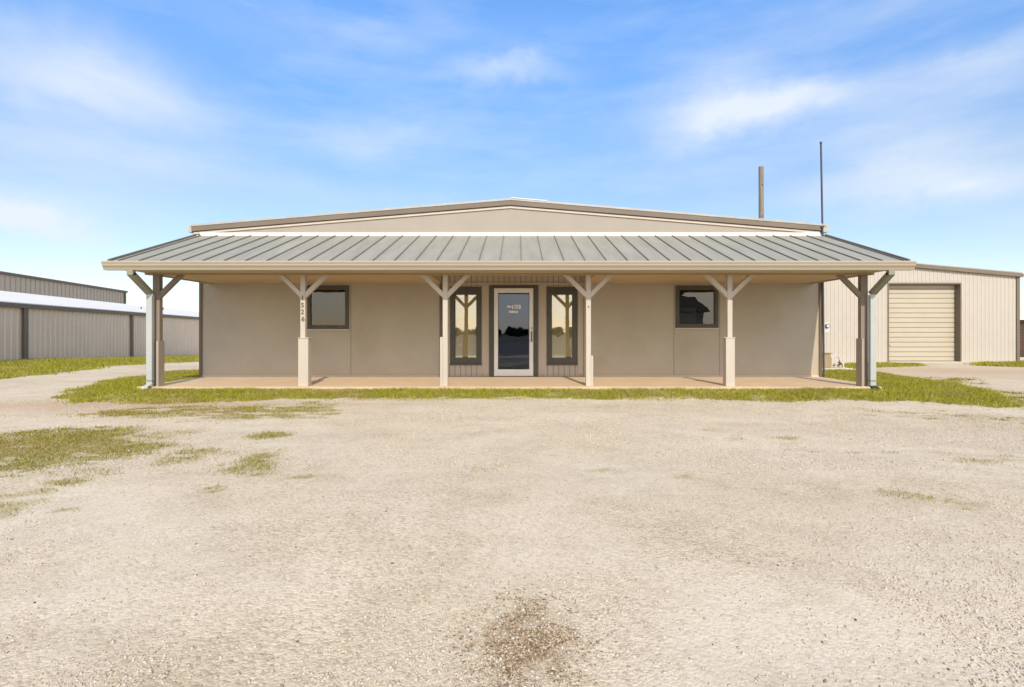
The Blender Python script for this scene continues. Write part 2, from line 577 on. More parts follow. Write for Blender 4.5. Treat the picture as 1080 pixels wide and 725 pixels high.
for s in (-1, 1):
    a, b = s * (PX - 0.02), s * (PX + 0.02)
    x0, x1 = min(a, b), max(a, b)
    ed = MB()
    ed.hexa([(x0, PY0 - 0.02, PZ0 - 0.06), (x1, PY0 - 0.02, PZ0 - 0.06), (x1, -0.003, PZ1 - 0.06), (x0, -0.003, PZ1 - 0.06)],
            [(x0, PY0 - 0.02, PZ0 + 0.04), (x1, PY0 - 0.02, PZ0 + 0.04), (x1, -0.003, PZ1 + 0.04), (x0, -0.003, PZ1 + 0.04)])
    ed.build("roof_end_trim", M["seam"], proof)
MB().box(-PX + 0.03, PX - 0.03, PY0 - 0.012, PY0 - 0.001, PZ0 - 0.045, PZ0 + 0.006).build("eave_shadow_strip", M["seam"], proof)  # dark strip puts the roof-to-gutter shadow line into colour
# gutter, K-style profile
gp = [(-2.695, 2.462), (-2.835, 2.462), (-2.845, 2.452), (-2.845, 2.425), (-2.832, 2.415), (-2.828, 2.375), (-2.80, 2.335),
      (-2.785, 2.292), (-2.695, 2.292)]
MB().extrude_x(gp, -PX - 0.02, PX + 0.02).build("rain_gutter", M["gutter"], B)
# fascia behind the gutter
MB().box(-7.43, 7.43, -2.692, -2.67, 2.29, 2.42).build("porch_fascia", M["beam"], B)
MB().box(-7.43, 7.44, -2.17, -2.03, 2.27, 2.66).build("porch_beam", M["beam"], B)
# underside of the front overhang, inside the beam ends only
MB().hexa([(-7.41, -2.669, 2.305), (7.41, -2.669, 2.305), (7.41, -2.171, 2.305), (-7.41, -2.171, 2.305)],
          [(-7.41, -2.669, 2.33), (7.41, -2.669, 2.33), (7.41, -2.171, 2.33), (-7.41, -2.171, 2.33)]).build("overhang_soffit", M["soffit"], B)
# soffit, raised over the entry bay
sf = MB()
sf.box(-7.33, BAY0 + 0.02, -2.03, -0.001, 2.30, 2.33)
sf.box(BAY1 - 0.02, 7.33, -2.03, -0.001, 2.30, 2.33)
sf.box(BAY0 + 0.02, BAY1 - 0.02, -2.03, 0.046, 2.53, 2.56)
sf.box(BAY0 - 0.01, BAY0 + 0.02, -2.03, -0.022, 2.331, 2.60)
sf.box(BAY1 - 0.02, BAY1 + 0.01, -2.03, -0.022, 2.331, 2.60)
sj = MB()
for x in (-6.1, -4.88, -3.66, -2.44, 2.5, 3.72, 4.94, 6.16):
    sj.box(x - 0.02, x + 0.02, -2.02, -0.002, 2.296, 2.2995)
build_multi("porch_soffit", [(sf, M["soffit"]), (sj, M["soffit"])], B)
for s in (-1, 1):
    k = MB()
    a, b = s * 7.335, s * 7.42
    k.box(min(a, b), max(a, b), -2.029, -0.031, 2.28, 2.40)
    zr = lambda y: PZ1 + (y) * psl - 0.035
    k.hexa([(min(a, b), -2.029, 2.401), (max(a, b), -2.029, 2.401), (max(a, b), -0.002, 2.401), (min(a, b), -0.002, 2.401)],
           [(min(a, b), -2.029, zr(-2.029)), (max(a, b), -2.029, zr(-2.029)), (max(a, b), -0.002, zr(-0.002)), (min(a, b), -0.002, zr(-0.002))])
    k.build("porch_end_beam", M["beam"], B)


# ---------------- posts
def digit_mesh(ch, size):
    cu = bpy.data.curves.new("digit_curve", "FONT")
    cu.body = ch
    cu.size = size
    cu.extrude = 0.004
    cu.align_x = "CENTER"
    cu.offset = 0.002
    tmp = bpy.data.objects.new("digit_tmp", cu)
    COL.objects.link(tmp)
    dg = bpy.context.evaluated_depsgraph_get()
    dg.update()
    me = bpy.data.meshes.new_from_object(tmp.evaluated_get(dg))
    bpy.data.objects.remove(tmp)
    bpy.data.curves.remove(cu)
    me.materials.clear()
    return me


PW = 0.05
posts = []
for i, x in enumerate((-7.21, -4.216, -1.309, 1.617, 4.506, 7.25)):
    corner = i in (0, 5)
    PW = 0.07 if corner else 0.05
    m = M["postdark"] if corner else M["post"]
    bot = -0.06 if corner else 0.0
    p = MB().box(x - PW, x + PW, -2.15, -2.05, bot, 2.2695).build("post", m, B, bevel=0.004)
    posts.append(p)
    for s in (-1, 1):
        if corner and s == (-1 if i == 0 else 1):
            continue
        br = MB()
        xa, xb = x + s * PW, x + s * 0.445
        t = 0.062
        br.hexa([(xa, -2.145, 1.80), (xa, -2.055, 1.80), (xa, -2.055, 1.80 + 2.0 * t), (xa, -2.145, 1.80 + 2.0 * t)] if s < 0 else
                [(xa, -2.055, 1.80), (xa, -2.145, 1.80), (xa, -2.145, 1.80 + 2.0 * t), (xa, -2.055, 1.80 + 2.0 * t)],
                [(xb, -2.145, 2.2), (xb, -2.055, 2.2), (xb - s * 0.055, -2.055, 2.2685), (xb - s * 0.055, -2.145, 2.2685)] if s < 0 else
                [(xb, -2.055, 2.2), (xb, -2.145, 2.2), (xb - s * 0.055, -2.145, 2.2685), (xb - s * 0.055, -2.055, 2.2685)])
        br = MB()
        # 45 degree brace, cut plumb at the post and level at the beam
        z0, z1 = 1.80, 2.2685
        w = 0.125
        A = [(xa, z0), (xa + s * (z1 - z0), z1), (xa + s * (z1 - z0 - w), z1), (xa, z0 + w)]
        br.hexa([(u, -2.143, v) for u, v in A], [(u, -2.057, v) for u, v in A])
        br.build("brace", m, p, bevel=0.003)
    # repair boards round the feet
    bm_ = MB()
    if i == 1:
        bm_.box(x - 0.075, x - 0.052, -2.17, -2.03, 0.0, 0.97)
        bm_.box(x + 0.052, x + 0.13, -2.17, -2.03, 0.0, 0.965)
        bm_.box(x - 0.075, x + 0.13, -2.195, -2.172, 0.0, 0.972)
        bm_.box(x - 0.08, x + 0.145, -2.205, -2.03, 0.973, 0.99)
    elif i == 2:
        bm_.box(x - 0.105, x - 0.052, -2.15, -2.04, 0.0, 1.0)
    elif i == 3:
        bm_.box(x + 0.052, x + 0.095, -2.15, -2.04, 0.0, 0.62)
    elif i == 4:
        bm_.box(x - 0.10, x - 0.052, -2.17, -2.03, 0.0, 0.975)
        bm_.box(x + 0.052, x + 0.08, -2.17, -2.03, 0.0, 0.975)
        bm_.box(x - 0.10, x + 0.08, -2.195, -2.172, 0.0, 0.98)
        bm_.box(x - 0.135, x + 0.09, -2.205, -2.03, 0.982, 0.998)
    elif i == 0:
        bm_.box(x + 0.072, x + 0.118, -2.25, -2.07, -0.05, 0.92)
    else:
        bm_.box(x - 0.122, x - 0.072, -2.25, -2.07, -0.05, 0.97)
    bm_.build("repair_board", M["boarddark"] if corner else M["post"], p, bevel=0.003)
    if i == 1:
        for ch, py in zip("1526", (314.4, 321.9, 328.9, 336.4)):
            me = digit_mesh(ch, 0.135)
            me.materials.append(M["digit"])
            d = bpy.data.objects.new("house_number_digit", me)
            COL.objects.link(d)
            d.parent = p
            d.rotation_euler = (R(90), 0, 0)
            zc = CZ + (VY - py) / F * 10.45
            d.location = (x - 0.004 + (0.012 if ch == "6" else 0), -2.1545, zc - 0.048)
    if i == 3:
        MB().tube((x, -2.162, 1.62), (x, -2.151, 1.62), 0.014).build("bolt", M["black"], p)

# downspouts
for s, x in ((-1, -7.25), (1, 7.33)):
    w, dp = 0.058, 0.042
    v = MB()
    v.box(x - w, x + w, -2.30, -2.22, 0.02 if s > 0 else 0.05, 1.85)
    ds = v.build("downspout", M["downspout"], B, bevel=0.006)
    e = MB()
    e.box(x - w, x + w, -2.81, -2.73, 2.20, 2.2915)
    e.hexa([(x - w, -2.811, 2.199), (x + w, -2.811, 2.199), (x + w, -2.731, 2.24), (x - w, -2.731, 2.24)][:0] or
           [(x - w, -2.30, 1.852), (x + w, -2.30, 1.852), (x + w, -2.222, 1.91), (x - w, -2.222, 1.91)],
           [(x - w, -2.81, 2.198), (x + w, -2.81, 2.198), (x + w, -2.74, 2.262), (x - w, -2.74, 2.262)])
    e.build("downspout_offset", M["shadespout"], ds)
    k = MB()
    zb = 0.05 if s < 0 else 0.02
    k.hexa([(x - w, -2.45, zb - 0.09), (x + w, -2.45, zb - 0.09), (x + w, -2.41, zb - 0.03), (x - w, -2.41, zb - 0.03)],
           [(x - w, -2.302, zb), (x + w, -2.302, zb), (x + w, -2.222, zb), (x - w, -2.222, zb)])
    k.build("spout_foot", M["downspout"] if s < 0 else M["black"], ds)
    MB().box(x - w - 0.008, x + w + 0.008, -2.306, -2.216, 0.11, 0.135).build("strap", M["shadespout"], ds)


# ---------------- windows and door
def frame_mb(h, yf, yb, l, r, b, t):
    k = MB()
    x0, x1, z0, z1 = h
    k.box(x0, x0 + l, yf, yb, z0, z1)
    k.box(x1 - r, x1, yf, yb, z0, z1)
    k.box(x0 + l, x1 - r, yf, yb, z1 - t, z1)
    k.box(x0 + l, x1 - r, yf, yb, z0, z0 + b)
    return k, (x0 + l, x1 - r, z0 + b, z1 - t)


for h, kind in ((W1, "small"), (W2, "small"), (S1, "side"), (S2, "side")):
    yf = -0.03 if kind == "small" else 0.018
    if kind == "small":
        k, g_ = frame_mb(h, yf, 0.10, 0.085, 0.085, 0.085, 0.085)
    else:
        k, g_ = frame_mb(h, yf, 0.12, 0.117, 0.117, 0.13, 0.18)
    w = k.build("window", M["frame"], B, bevel=0.004)
    sub, g2 = frame_mb(g_, yf + 0.025, 0.09, 0.010, 0.010, 0.012, 0.010)
    sub.build("sash", M["bronze"], w)
    MB().box(g2[0], g2[1], yf + 0.05, yf + 0.056, g2[2], g2[3]).build("pane", M["glass_small" if kind == "small" else "glass_side"], w)
    if kind == "side":
        bl = MB()
        z = g2[2] + 0.03
        while z < g2[3] - 0.02:
            bl.hexa([(g2[0], 0.072, z), (g2[1], 0.072, z), (g2[1], 0.076, z), (g2[0], 0.076, z)],
                    [(g2[0], 0.088, z + 0.034), (g2[1], 0.088, z + 0.034), (g2[1], 0.092, z + 0.034), (g2[0], 0.092, z + 0.034)])
            z += 0.036
        bl.build("blind", M["blind"], w)
    MB().box(h[0] - 0.01, h[1] + 0.01, yf - 0.025, yf - 0.001, h[2] - 0.03, h[2] - 0.002).build("sill", M["trim_light"] if kind == "small" else M["frame"], w)
# things seen through the right window
MB().box(4.15, 4.72, 0.42, 0.5, 0.9, 1.72).build("window_board", M["paper"], B)
MB().box(4.98, 5.03, 0.30, 0.36, 0.9, 1.70).build("window_board", M["paper"], B)

dk, dg_ = frame_mb(D0, 0.005, 0.12, 0.105, 0.105, 0.0, 0.058)
dtr = MB()
dtr.box(D0[0], D0[0] + 0.105, 0.005, 0.12, 0.0, D0[3])
dtr.box(D0[1] - 0.105, D0[1], 0.005, 0.12, 0.0, D0[3])
dtr.box(D0[0] + 0.105, D0[1] - 0.105, 0.005, 0.12, D0[3] - 0.058, D0[3])
dtr.build("door_surround", M["frame"], B, bevel=0.004)
dh = (D0[0] + 0.11, D0[1] - 0.11, 0.015, D0[3] - 0.063)
dk, dg_ = frame_mb(dh, 0.022, 0.075, 0.10, 0.10, 0.165, 0.115)
door = dk.build("door", M["doorframe"], B, bevel=0.004)
gk, gg = frame_mb(dg_, 0.034, 0.07, 0.012, 0.012, 0.012, 0.03)
gk.build("glazing_bead", M["black"], door)
MB().box(gg[0], gg[1], 0.046, 0.053, gg[2], gg[3]).build("glass_pane", M["glass_door"], door)
MB().box(dh[0], dh[1], 0.0, 0.021, 0.0, 0.014).build("threshold", M["bronze"], door)
hb = MB()
hx = dh[1] - 0.045
hb.box(hx - 0.012, hx + 0.012, -0.035, -0.015, 0.86, 1.12)
hb.box(hx - 0.010, hx + 0.010, -0.0149, 0.0215, 0.88, 0.905)
hb.box(hx - 0.010, hx + 0.010, -0.0149, 0.0215, 1.075, 1.10)
hb.build("handle", M["black"], door)
MB().tube((hx, 0.005, 1.2), (hx, 0.0215, 1.2), 0.016).build("lock", M["black"], door)
# white vinyl marks on the glass (the photograph only shows them as small blocky shapes)
vm = MB()


def mark(px0, px1, py0, py1):
    a = at(px0, py1, 12.644)
    b = at(px1, py0, 12.644)
    vm.box(a[0], b[0], 0.0435, 0.0455, a[2], b[2])


o16 = lambda u: 520 + u / 16.1
p16 = lambda v: 300 + v / 16.1
for u0, u1 in ((243, 258), (262, 282), (286, 304), (320, 342), (360, 366), (388, 404), (416, 426), (446, 468)):
    mark(o16(u0), o16(u1), p16(350), p16(415))
for u0, u1, v0, v1 in ((243, 304, 350, 358), (243, 304, 405, 415), (366, 388, 350, 358), (366, 388, 405, 415), (426, 446, 350, 360), (426, 446, 405, 415)):
    mark(o16(u0), o16(u1), p16(v0), p16(v1))
vm.build("lettering", M["vinyl"], door)
vm = MB()
for u0, u1 in ((272, 292), (296, 312), (316, 336), (340, 356), (360, 380), (384, 402), (406, 424)):
    mark(o16(u0), o16(u1), p16(452), p16(486))
vm.build("lettering", M["vinyl"], door)

# ================================================================== porch slab
sl = MB().hexa([(-7.5, -2.30, -0.14), (7.5, -2.30, -0.14), (HW, 0.0, -0.14), (-HW, 0.0, -0.14)],
               [(-7.5, -2.30, 0.0), (7.5, -2.30, 0.0), (HW, 0.0, 0.0), (-HW, 0.0, 0.0)]).build("porch_pavement", M["slab"], bevel=0.01)
tag(sl, kind="structure")

# ================================================================== service mast, pump box etc.
mast = thing("service_mast", "thin dark metal mast rising beside the right corner of the porch building", "mast", (7.67, -0.05, -0.08))
MB().tube((7.675, -0.055, -0.08), (7.645, -0.055, 3.5), 0.024).tube((7.645, -0.055, 3.5), (7.605, -0.055, 5.72), 0.022).build("pole", M["mast"], mast, smooth=False)
MB().tube((7.605, -0.055, 5.7205), (7.605, -0.055, 5.76), 0.027).build("cap", M["mast"], mast)
MB().box(7.59, 7.67, -0.095, -0.015, 3.66, 3.70).build("bracket", M["mast"], mast)
mt = MB().box(7.655, 7.77, -0.12, -0.08, 1.08, 1.33).build("meter_box", M["meter"], mast, bevel=0.01)
MB().tube((7.715, -0.16, 1.25), (7.715, -0.1205, 1.25), 0.05, n=16).build("meter_dial", M["mast"], mt)
MB().tube((7.715, -0.165, 1.25), (7.715, -0.1605, 1.25), 0.036, n=16).build("dial_glass", M["meter"], mt)

pad = MB()
a = at(858, 389, 16.0)
b = at(893, 389, 16.0)
gzp = float(terrain(9.8, 3.8))
pad.box(9.3, 10.64, 3.35, 4.5, gzp - 0.03, gzp + 0.07)
tag(pad.build("concrete_pad", M["concrete"], bevel=0.01), "small concrete pad in the grass under the tan pump box", "concrete pad")
bx = thing("pump_box", "small tan metal pump box standing on a concrete pad beside the building", "pump box", (9.8, 3.9, gzp + 0.07))
z0 = gzp + 0.071
MB().box(9.5, 10.10, 3.6, 4.3, z0, z0 + 0.44).build("body", M["tanbox"], bx, bevel=0.015)
MB().box(9.48, 10.13, 3.57, 4.33, z0 + 0.441, z0 + 0.47).build("lid", M["tanbox"], bx, bevel=0.01)
MB().box(10.101, 10.14, 3.7, 4.2, z0 + 0.05, z0 + 0.40).build("louvre", M["black"], bx)
vp = thing("valve_pipes", "pale bent water pipes and valve next to the tan pump box", "pipes", (10.38, 3.9, z0))
pp = MB()
pp.tube((10.24, 3.8, z0), (10.24, 3.8, z0 + 0.30), 0.022).tube((10.24, 3.8, z0 + 0.30), (10.40, 3.75, z0 + 0.40), 0.022)
pp.tube((10.40, 3.75, z0 + 0.40), (10.52, 3.8, z0 + 0.22), 0.022).tube((10.52, 3.8, z0 + 0.22), (10.52, 3.8, z0), 0.022)
pp.tube((10.26, 3.62, z0 + 0.12), (10.50, 3.62, z0 + 0.14), 0.02).tube((10.26, 3.62, z0), (10.26, 3.62, z0 + 0.13), 0.02)
pp.tube((10.50, 3.62, z0), (10.50, 3.62, z0 + 0.145), 0.02)
pp.build("pipe", M["pipe"], vp)
vv = MB()
vv.tube((10.38, 3.58, z0 + 0.13), (10.38, 3.66, z0 + 0.13), 0.05)
vv.tube((10.38, 3.62, z0 + 0.13), (10.38, 3.62, z0 + 0.24), 0.012)
vv.build("valve", M["mast"], vp)
MB().tube((10.38, 3.62, z0 + 0.241), (10.38, 3.62, z0 + 0.255), 0.05).build("valve_wheel", M["pipe"], vp)

# ================================================================== garage on the right
G = thing("garage_building", "cream ribbed metal building with roll-up door right of the porch", "building", (14.3, 7.7, -0.1))
GY, GL, GR, GRX = 7.7, 8.75, 20.0, 14.35
GSL = 0.088
GRZ = 3.44 + GSL * (GR + 0.1 - GRX)
gtop = lambda x: GRZ - 0.02 - GSL * abs(x - GRX)
DX0, DX1, DZ1 = 14.89, 17.71, 2.99
gb = -0.16
gw = MB()


def gpoly(pts, y):
    gw.poly([(x, y, z) for x, z in pts])


for y in (GY, GY + 0.06):
    gpoly([(GL, gb), (DX0, gb), (DX0, gtop(DX0)), (GRX, gtop(GRX)), (GL, gtop(GL))], y)
    gpoly([(DX0, DZ1), (DX1, DZ1), (DX1, gtop(DX1)), (DX0, gtop(DX0))], y)
    gpoly([(DX1, gb), (GR, gb), (GR, gtop(GR)), (DX1, gtop(DX1))], y)
ribs = MB()
x = GL + 0.1
n = 0
while x < GR - 0.1:
    wdt = 0.018 if n % 2 == 0 else 0.010
    dp = 0.016 if n % 2 == 0 else 0.006
    lo = gb
    if DX0 - 0.06 < x < DX1 + 0.06:
        lo = DZ1 + 0.12
    y0 = GY - 0.001
    zt = gtop(x) - 0.16
    ribs.hexa([(x - wdt * 1.8, y0, lo), (x + wdt * 1.8, y0, lo), (x + wdt * 1.8, y0, zt), (x - wdt * 1.8, y0, zt)],
              [(x - wdt, y0 - dp, lo), (x + wdt, y0 - dp, lo), (x + wdt, y0 - dp, zt), (x - wdt, y0 - dp, zt)])
    x += 0.0785
    n += 1
build_multi("wall", [(gw, M["creamwall"]), (ribs, M["creamrib"])], G)
for x, s in ((GL, -1), (GR, 1)):
    k = MB().box(x - 0.03, x + 0.03, GY + 0.061, GY + 14, gb, gtop(GR) - 0.01)
    y = GY + 0.3
    while y < GY + 14:
        xx = x + s * 0.03
        k.box(min(xx, xx + s * 0.03), max(xx, xx + s * 0.03), y - 0.03, y + 0.03, gb, gtop(GR) - 0.05)
        y += 0.305
    k.build("side_wall", M["creamwall"], G)
MB().box(GL, GR, GY + 14, GY + 14.06, gb, gtop(GR)).build("back_wall", M["creamwall"], G)
rf = MB()
for xe in (GL - 0.1, GR + 0.1):
    ze = GRZ - GSL * abs(xe - GRX)
    rf.hexa([(GRX, GY - 0.1, GRZ - 0.02), (xe, GY - 0.1, ze - 0.02), (xe, GY + 14.1, ze - 0.02), (GRX, GY + 14.1, GRZ - 0.02)],
            [(GRX, GY - 0.1, GRZ + 0.02), (xe, GY - 0.1, ze + 0.02), (xe, GY + 14.1, ze + 0.02), (GRX, GY + 14.1, GRZ + 0.02)])
rf.build("roof", M["roofcap"], G)
rk = MB()
for xe in (GL - 0.08, GR + 0.09):
    ze = GRZ - GSL * abs(xe - GRX)
    rk.hexa([(GRX, GY - 0.12, GRZ - 0.17), (xe, GY - 0.12, ze - 0.17), (xe, GY - 0.04, ze - 0.17), (GRX, GY - 0.04, GRZ - 0.17)],
            [(GRX, GY - 0.12, GRZ - 0.021), (xe, GY - 0.12, ze - 0.021), (xe, GY - 0.04, ze - 0.021), (GRX, GY - 0.04, GRZ - 0.021)])
rk.build("rake_trim", M["fascia"], G)
MB().box(GR - 0.06, GR + 0.06, GY - 0.045, GY - 0.002, gb, gtop(GR) - 0.16).build("corner_trim", M["jamb"], G)
MB().box(GR + 0.061, GR + 0.16, GY - 0.1, GY + 14, 3.27, 3.40).build("eave_gutter", M["jamb"], G)
jm = MB()
jm.box(DX0 - 0.05, DX0, GY - 0.035, GY + 0.26, gb, DZ1)
jm.box(DX1, DX1 + 0.05, GY - 0.035, GY + 0.26, gb, DZ1)
jm.box(DX0 - 0.05, DX1 + 0.05, GY - 0.035, GY + 0.26, DZ1 + 0.001, DZ1 + 0.06)
jm.build("door_jamb", M["jamb"], G)
rd = MB()
z = -0.10
while z < DZ1 - 0.02:
    zt = min(z + 0.195, DZ1)
    rd.extrude_x([(GY + 0.25, z), (GY + 0.225, z + 0.03), (GY + 0.222, zt - 0.03), (GY + 0.25, zt)], DX0 + 0.001, DX1 - 0.001)
    z = zt
rj = MB()
for k_ in range(1, 16):
    z = -0.10 + 0.195 * k_
    if z < DZ1 - 0.05:
        rj.box(DX0 + 0.002, DX1 - 0.002, GY + 0.235, GY + 0.249, z - 0.008, z + 0.008)
rollup = build_multi("roll_up_door", [(rd, M["creamdoor"]), (rj, M["rolljoint"])], G)
MB().box(DX0 + 0.002, DX1 - 0.002, GY + 0.2, GY + 0.221, -0.11, -0.05).build("bottom_bar", M["jamb"], rollup)
MB().box(DX0 + 0.1, DX0 + 0.22, GY + 0.19, GY + 0.2205, 0.55, 0.58).build("handle", M["jamb"], rollup)
tag(MB().box(DX0 - 0.1, DX1 + 0.1, GY - 0.25, GY + 0.3, -0.2, -0.075).build("door_apron", M["concrete"], bevel=0.01), kind="structure")

# dark brown shed beyond
DS = thing("brown_shed", "low dark brown shed with pale roof beyond the cream building, right edge", "shed", (24, 11, -0.2))
y0 = 9.6
w_ = MB().box(21.55, 27, y0, y0 + 4, -0.1, 1.62)
k = MB()
for i_ in range(12):
    k.box(21.55, 27, y0 - 0.02, y0 - 0.001, 0.02 + i_ * 0.13, 0.03 + i_ * 0.13)
build_multi("wall", [(w_, M["darkbrown"]), (k, M["black"])], DS)
MB().box(21.5, 27.05, y0 - 0.03, y0 - 0.001, -0.25, 0.0).build("plinth", M["concrete"], DS)
MB().hexa([(21.45, y0 - 0.25, 1.63), (27.1, y0 - 0.25, 1.63), (27.1, y0 + 4.1, 2.0), (21.45, y0 + 4.1, 2.0)],
          [(21.45, y0 - 0.25, 1.70), (27.1, y0 - 0.25, 1.70), (27.1, y0 + 4.1, 2.07), (21.45, y0 + 4.1, 2.07)]).build("roof", M["whiteroof"], DS)

# wooden pole behind
WP = thing("wooden_pole", "weathered square-topped wooden pole standing behind the low gabled roof", "pole", (17.35, 23.4, -0.1))
MB().tube((17.4, 23.4, -0.3), (17.33, 23.4, 12.7), 0.19, 0.165, n=12).build("shaft", M["wood"], WP)
for zz in (11.4, 9.2):
    MB().tube((17.33, 23.19, zz), (17.33, 23.23, zz), 0.03).build("bolt", M["black"], WP)

# ================================================================== storage shed on the left
SANG = math.atan2(SDIR[1], SDIR[0])


def S(t, w, z):
    """t along the wall (away from the camera), w behind the wall, z up"""
    return (SP0[0] + SDIR[0] * t - SNRM[0] * w, SP0[1] + SDIR[1] * t - SNRM[1] * w, z)


def sbox(mb, t0, t1, w0, w1, z0, z1, z0b=None):
    z0b = z0 if z0b is None else z0b
    return mb.hexa([S(t0, w0, z0), S(t0, w1, z0), S(t1, w1, z0b), S(t1, w0, z0b)], [S(t0, w0, z1), S(t0, w1, z1), S(t1, w1, z1), S(t1, w0, z1)])


T0, T1 = -9.0, 44.0
ST = thing("storage_shed", "long grey-brown ribbed metal storage shed with white roof beside the drive", "storage shed", S(0, 0, -0.13))
base = lambda t: float(terrain(*S(t, 0, 0)[:2])) - 0.06
k = MB()
tt = T0
while tt < T1 - 0.01:
    k2 = min(tt + 1.0, T1)
    k.poly([S(tt, 0, base(tt)), S(k2, 0, base(k2)), S(k2, 0, 2.24), S(tt, 0, 2.24)])
    tt = k2
for t in (T0, T1):
    k.poly([S(t, 0, base(t)), S(t, 10, base(t) - 0.3), S(t, 10, 2.24), S(t, 5, 3.25), S(t, 0, 2.24)])
k.poly([S(T0, 10, base(T0) - 0.3), S(T1, 10, base(T1) - 0.3), S(T1, 10, 2.24), S(T0, 10, 2.24)])
w_ = k
k = MB()
t = T0 + 0.2
while t < T1:
    b0 = base(t) + 0.02
    k.hexa([S(t - 0.032, 0.001, b0), S(t + 0.032, 0.001, b0), S(t + 0.032, 0.001, 2.2), S(t - 0.032, 0.001, 2.2)],
           [S(t - 0.016, -0.032, b0), S(t + 0.016, -0.032, b0), S(t + 0.016, -0.032, 2.2), S(t - 0.016, -0.032, 2.2)])
    t += 0.36
build_multi("wall", [(w_, M["shedwall"]), (k, M["shedrib"])], ST)
k = MB()
k.hexa([S(T0, -0.12, 2.28), S(T1, -0.12, 2.28), S(T1, 5, 3.25), S(T0, 5, 3.25)],
       [S(T0, -0.12, 2.32), S(T1, -0.12, 2.32), S(T1, 5, 3.29), S(T0, 5, 3.29)])
k.hexa([S(T0, 10.12, 2.28), S(T1, 10.12, 2.28), S(T1, 5.001, 3.25), S(T0, 5.001, 3.25)],
       [S(T0, 10.12, 2.32), S(T1, 10.12, 2.32), S(T1, 5.001, 3.29), S(T0, 5.001, 3.29)])
k.build("roof", M["whiteroof"], ST)
sbox(MB(), T0, T1, -0.14, -0.02, 2.10, 2.279).build("eave_gutter", M["bronze"], ST)
for t in (1.31, 10.7):
    sbox(MB(), t - 0.13, t + 0.13, -0.10, -0.033, base(t) + 0.03, 2.099).build("downspout", M["bronze"], ST)
for t, w, h in ((17.5, 2.2, 0.14), (23.4, 3.0, 0.22)):
    zz = 2.32 + w / 5.12 * 0.97
    p = S(t, w, zz)
    MB().tube(p, (p[0], p[1], zz + h), 0.045).build("roof_vent", M["mast"], ST)

WH = thing("warehouse", "tall olive-grey metal warehouse behind the white shed roof, far left", "warehouse", S(20, 14, -0.5))
k = MB()
sbox(k, -10, 42.7, 14, 26, -2.6, 5.55)
w_ = k
k = MB()
t = -9.8
while t < 42.6:
    k.hexa([S(t - 0.05, 13.999, -1), S(t + 0.05, 13.999, -1), S(t + 0.05, 13.999, 5.5), S(t - 0.05, 13.999, 5.5)],
           [S(t - 0.03, 13.96, -1), S(t + 0.03, 13.96, -1), S(t + 0.03, 13.96, 5.5), S(t - 0.03, 13.96, 5.5)])
    t += 0.6
build_multi("wall", [(w_, M["wareh"]), (k, M["warehrib"])], WH)
sbox(MB(), -10.2, 43.0, 13.8, 26.2, 5.56, 5.76).build("roof", M["bronze"], WH)
sbox(MB(), 42.5, 42.85, 13.9, 13.998, -1.6, 5.55).build("corner_trim", M["bronze"], WH)

# ================================================================== what stands behind the camera (seen in the glass)
rd_ = MB().box(-160, 160, -38, -13.7, -0.2, -0.085)
tag(rd_.build("road", M["asphalt"]), kind="structure")
k = MB()
x = -150
while x < 150:
    k.box(x, x + 3, -33.6, -33.45, -0.0845, -0.081)
    x += 9
k.box(-160, 160, -14.6, -14.48, -0.0845, -0.081)
k.box(-3.5, 0.4, -15.9, -15.78, -0.0845, -0.081)
k.box(-160, 160, -37.6, -37.48, -0.0845, -0.081)
tag(k.build("road_marking", M["roadpaint"]), kind="structure")
M["field"] = mat("dark_field", (0.045, 0.055, 0.022), 0.9, var=0.3, scale=0.3)
tag(MB().box(-300, 300, -500, -38.2, -0.2, -0.08).build("field", M["field"]), kind="structure")
HB = thing("roadside_house", "pale house with dark roof across the road, mirrored in the right window", "house", (13, -33, -0.1))
HBY = -46.0
MB().box(14, 21.5, HBY - 7, HBY, -0.15, 3.4).build("wall", M["paper"], HB)
MB().hexa([(13.5, HBY - 7.5, 3.41), (22, HBY - 7.5, 3.41), (22, HBY + 0.5, 3.41), (13.5, HBY + 0.5, 3.41)],
          [(14.0, HBY - 4.2, 5.3), (21.5, HBY - 4.2, 5.3), (21.5, HBY - 2.8, 5.3), (14.0, HBY - 2.8, 5.3)]).build("roof", M["darkroof"], HB)
MB().box(16.5, 17.6, HBY + 0.001, HBY + 0.05, 0, 2.1).build("door", M["frame"], HB)
MB().box(19, 20.4, HBY + 0.001, HBY + 0.05, 1, 2.1).build("window", M["frame"], HB)
# distant wood: many small leaf faces
vs, fs = [], []
for i in range(170):
    cx = rng.uniform(-120, 120)
    cy = rng.uniform(-150, -110)
    hh = rng.uniform(0.9, 1.9)
    nleaf = 110
    th = rng.uniform(0, 6.28, nleaf)
    rr = np.sqrt(rng.uniform(0, 1, nleaf)) * hh * 0.7
    zz = rng.uniform(0.0, 1, nleaf) ** 0.7 * hh
    rr *= np.sqrt(np.clip(1 - (zz / hh) ** 2, 0.02, 1))
    for a_, r_, z_ in zip(th, rr, zz):
        p = np.array([cx + r_ * math.cos(a_), cy + r_ * math.sin(a_), z_])
        q = rng.normal(0, 0.45, (3, 3))
        i0 = len(vs)
        vs += [tuple(p + q[0]), tuple(p + q[1]), tuple(p + q[2])]
        fs.append((i0, i0 + 1, i0 + 2))
me = bpy.data.meshes.new("distant_wood")
me.from_pydata(vs, [], fs)
me.materials.append(M["darkleaf"])
o = bpy.data.objects.new("distant_wood", me)
COL.objects.link(o)
tag(o, "distant dark scrub trees mirrored in the window glass", "trees", kind="stuff")

# ================================================================== ground regions
def world_poly(pts):
    return np.array([ground_point(max(-200, a), b) for a, b in pts])


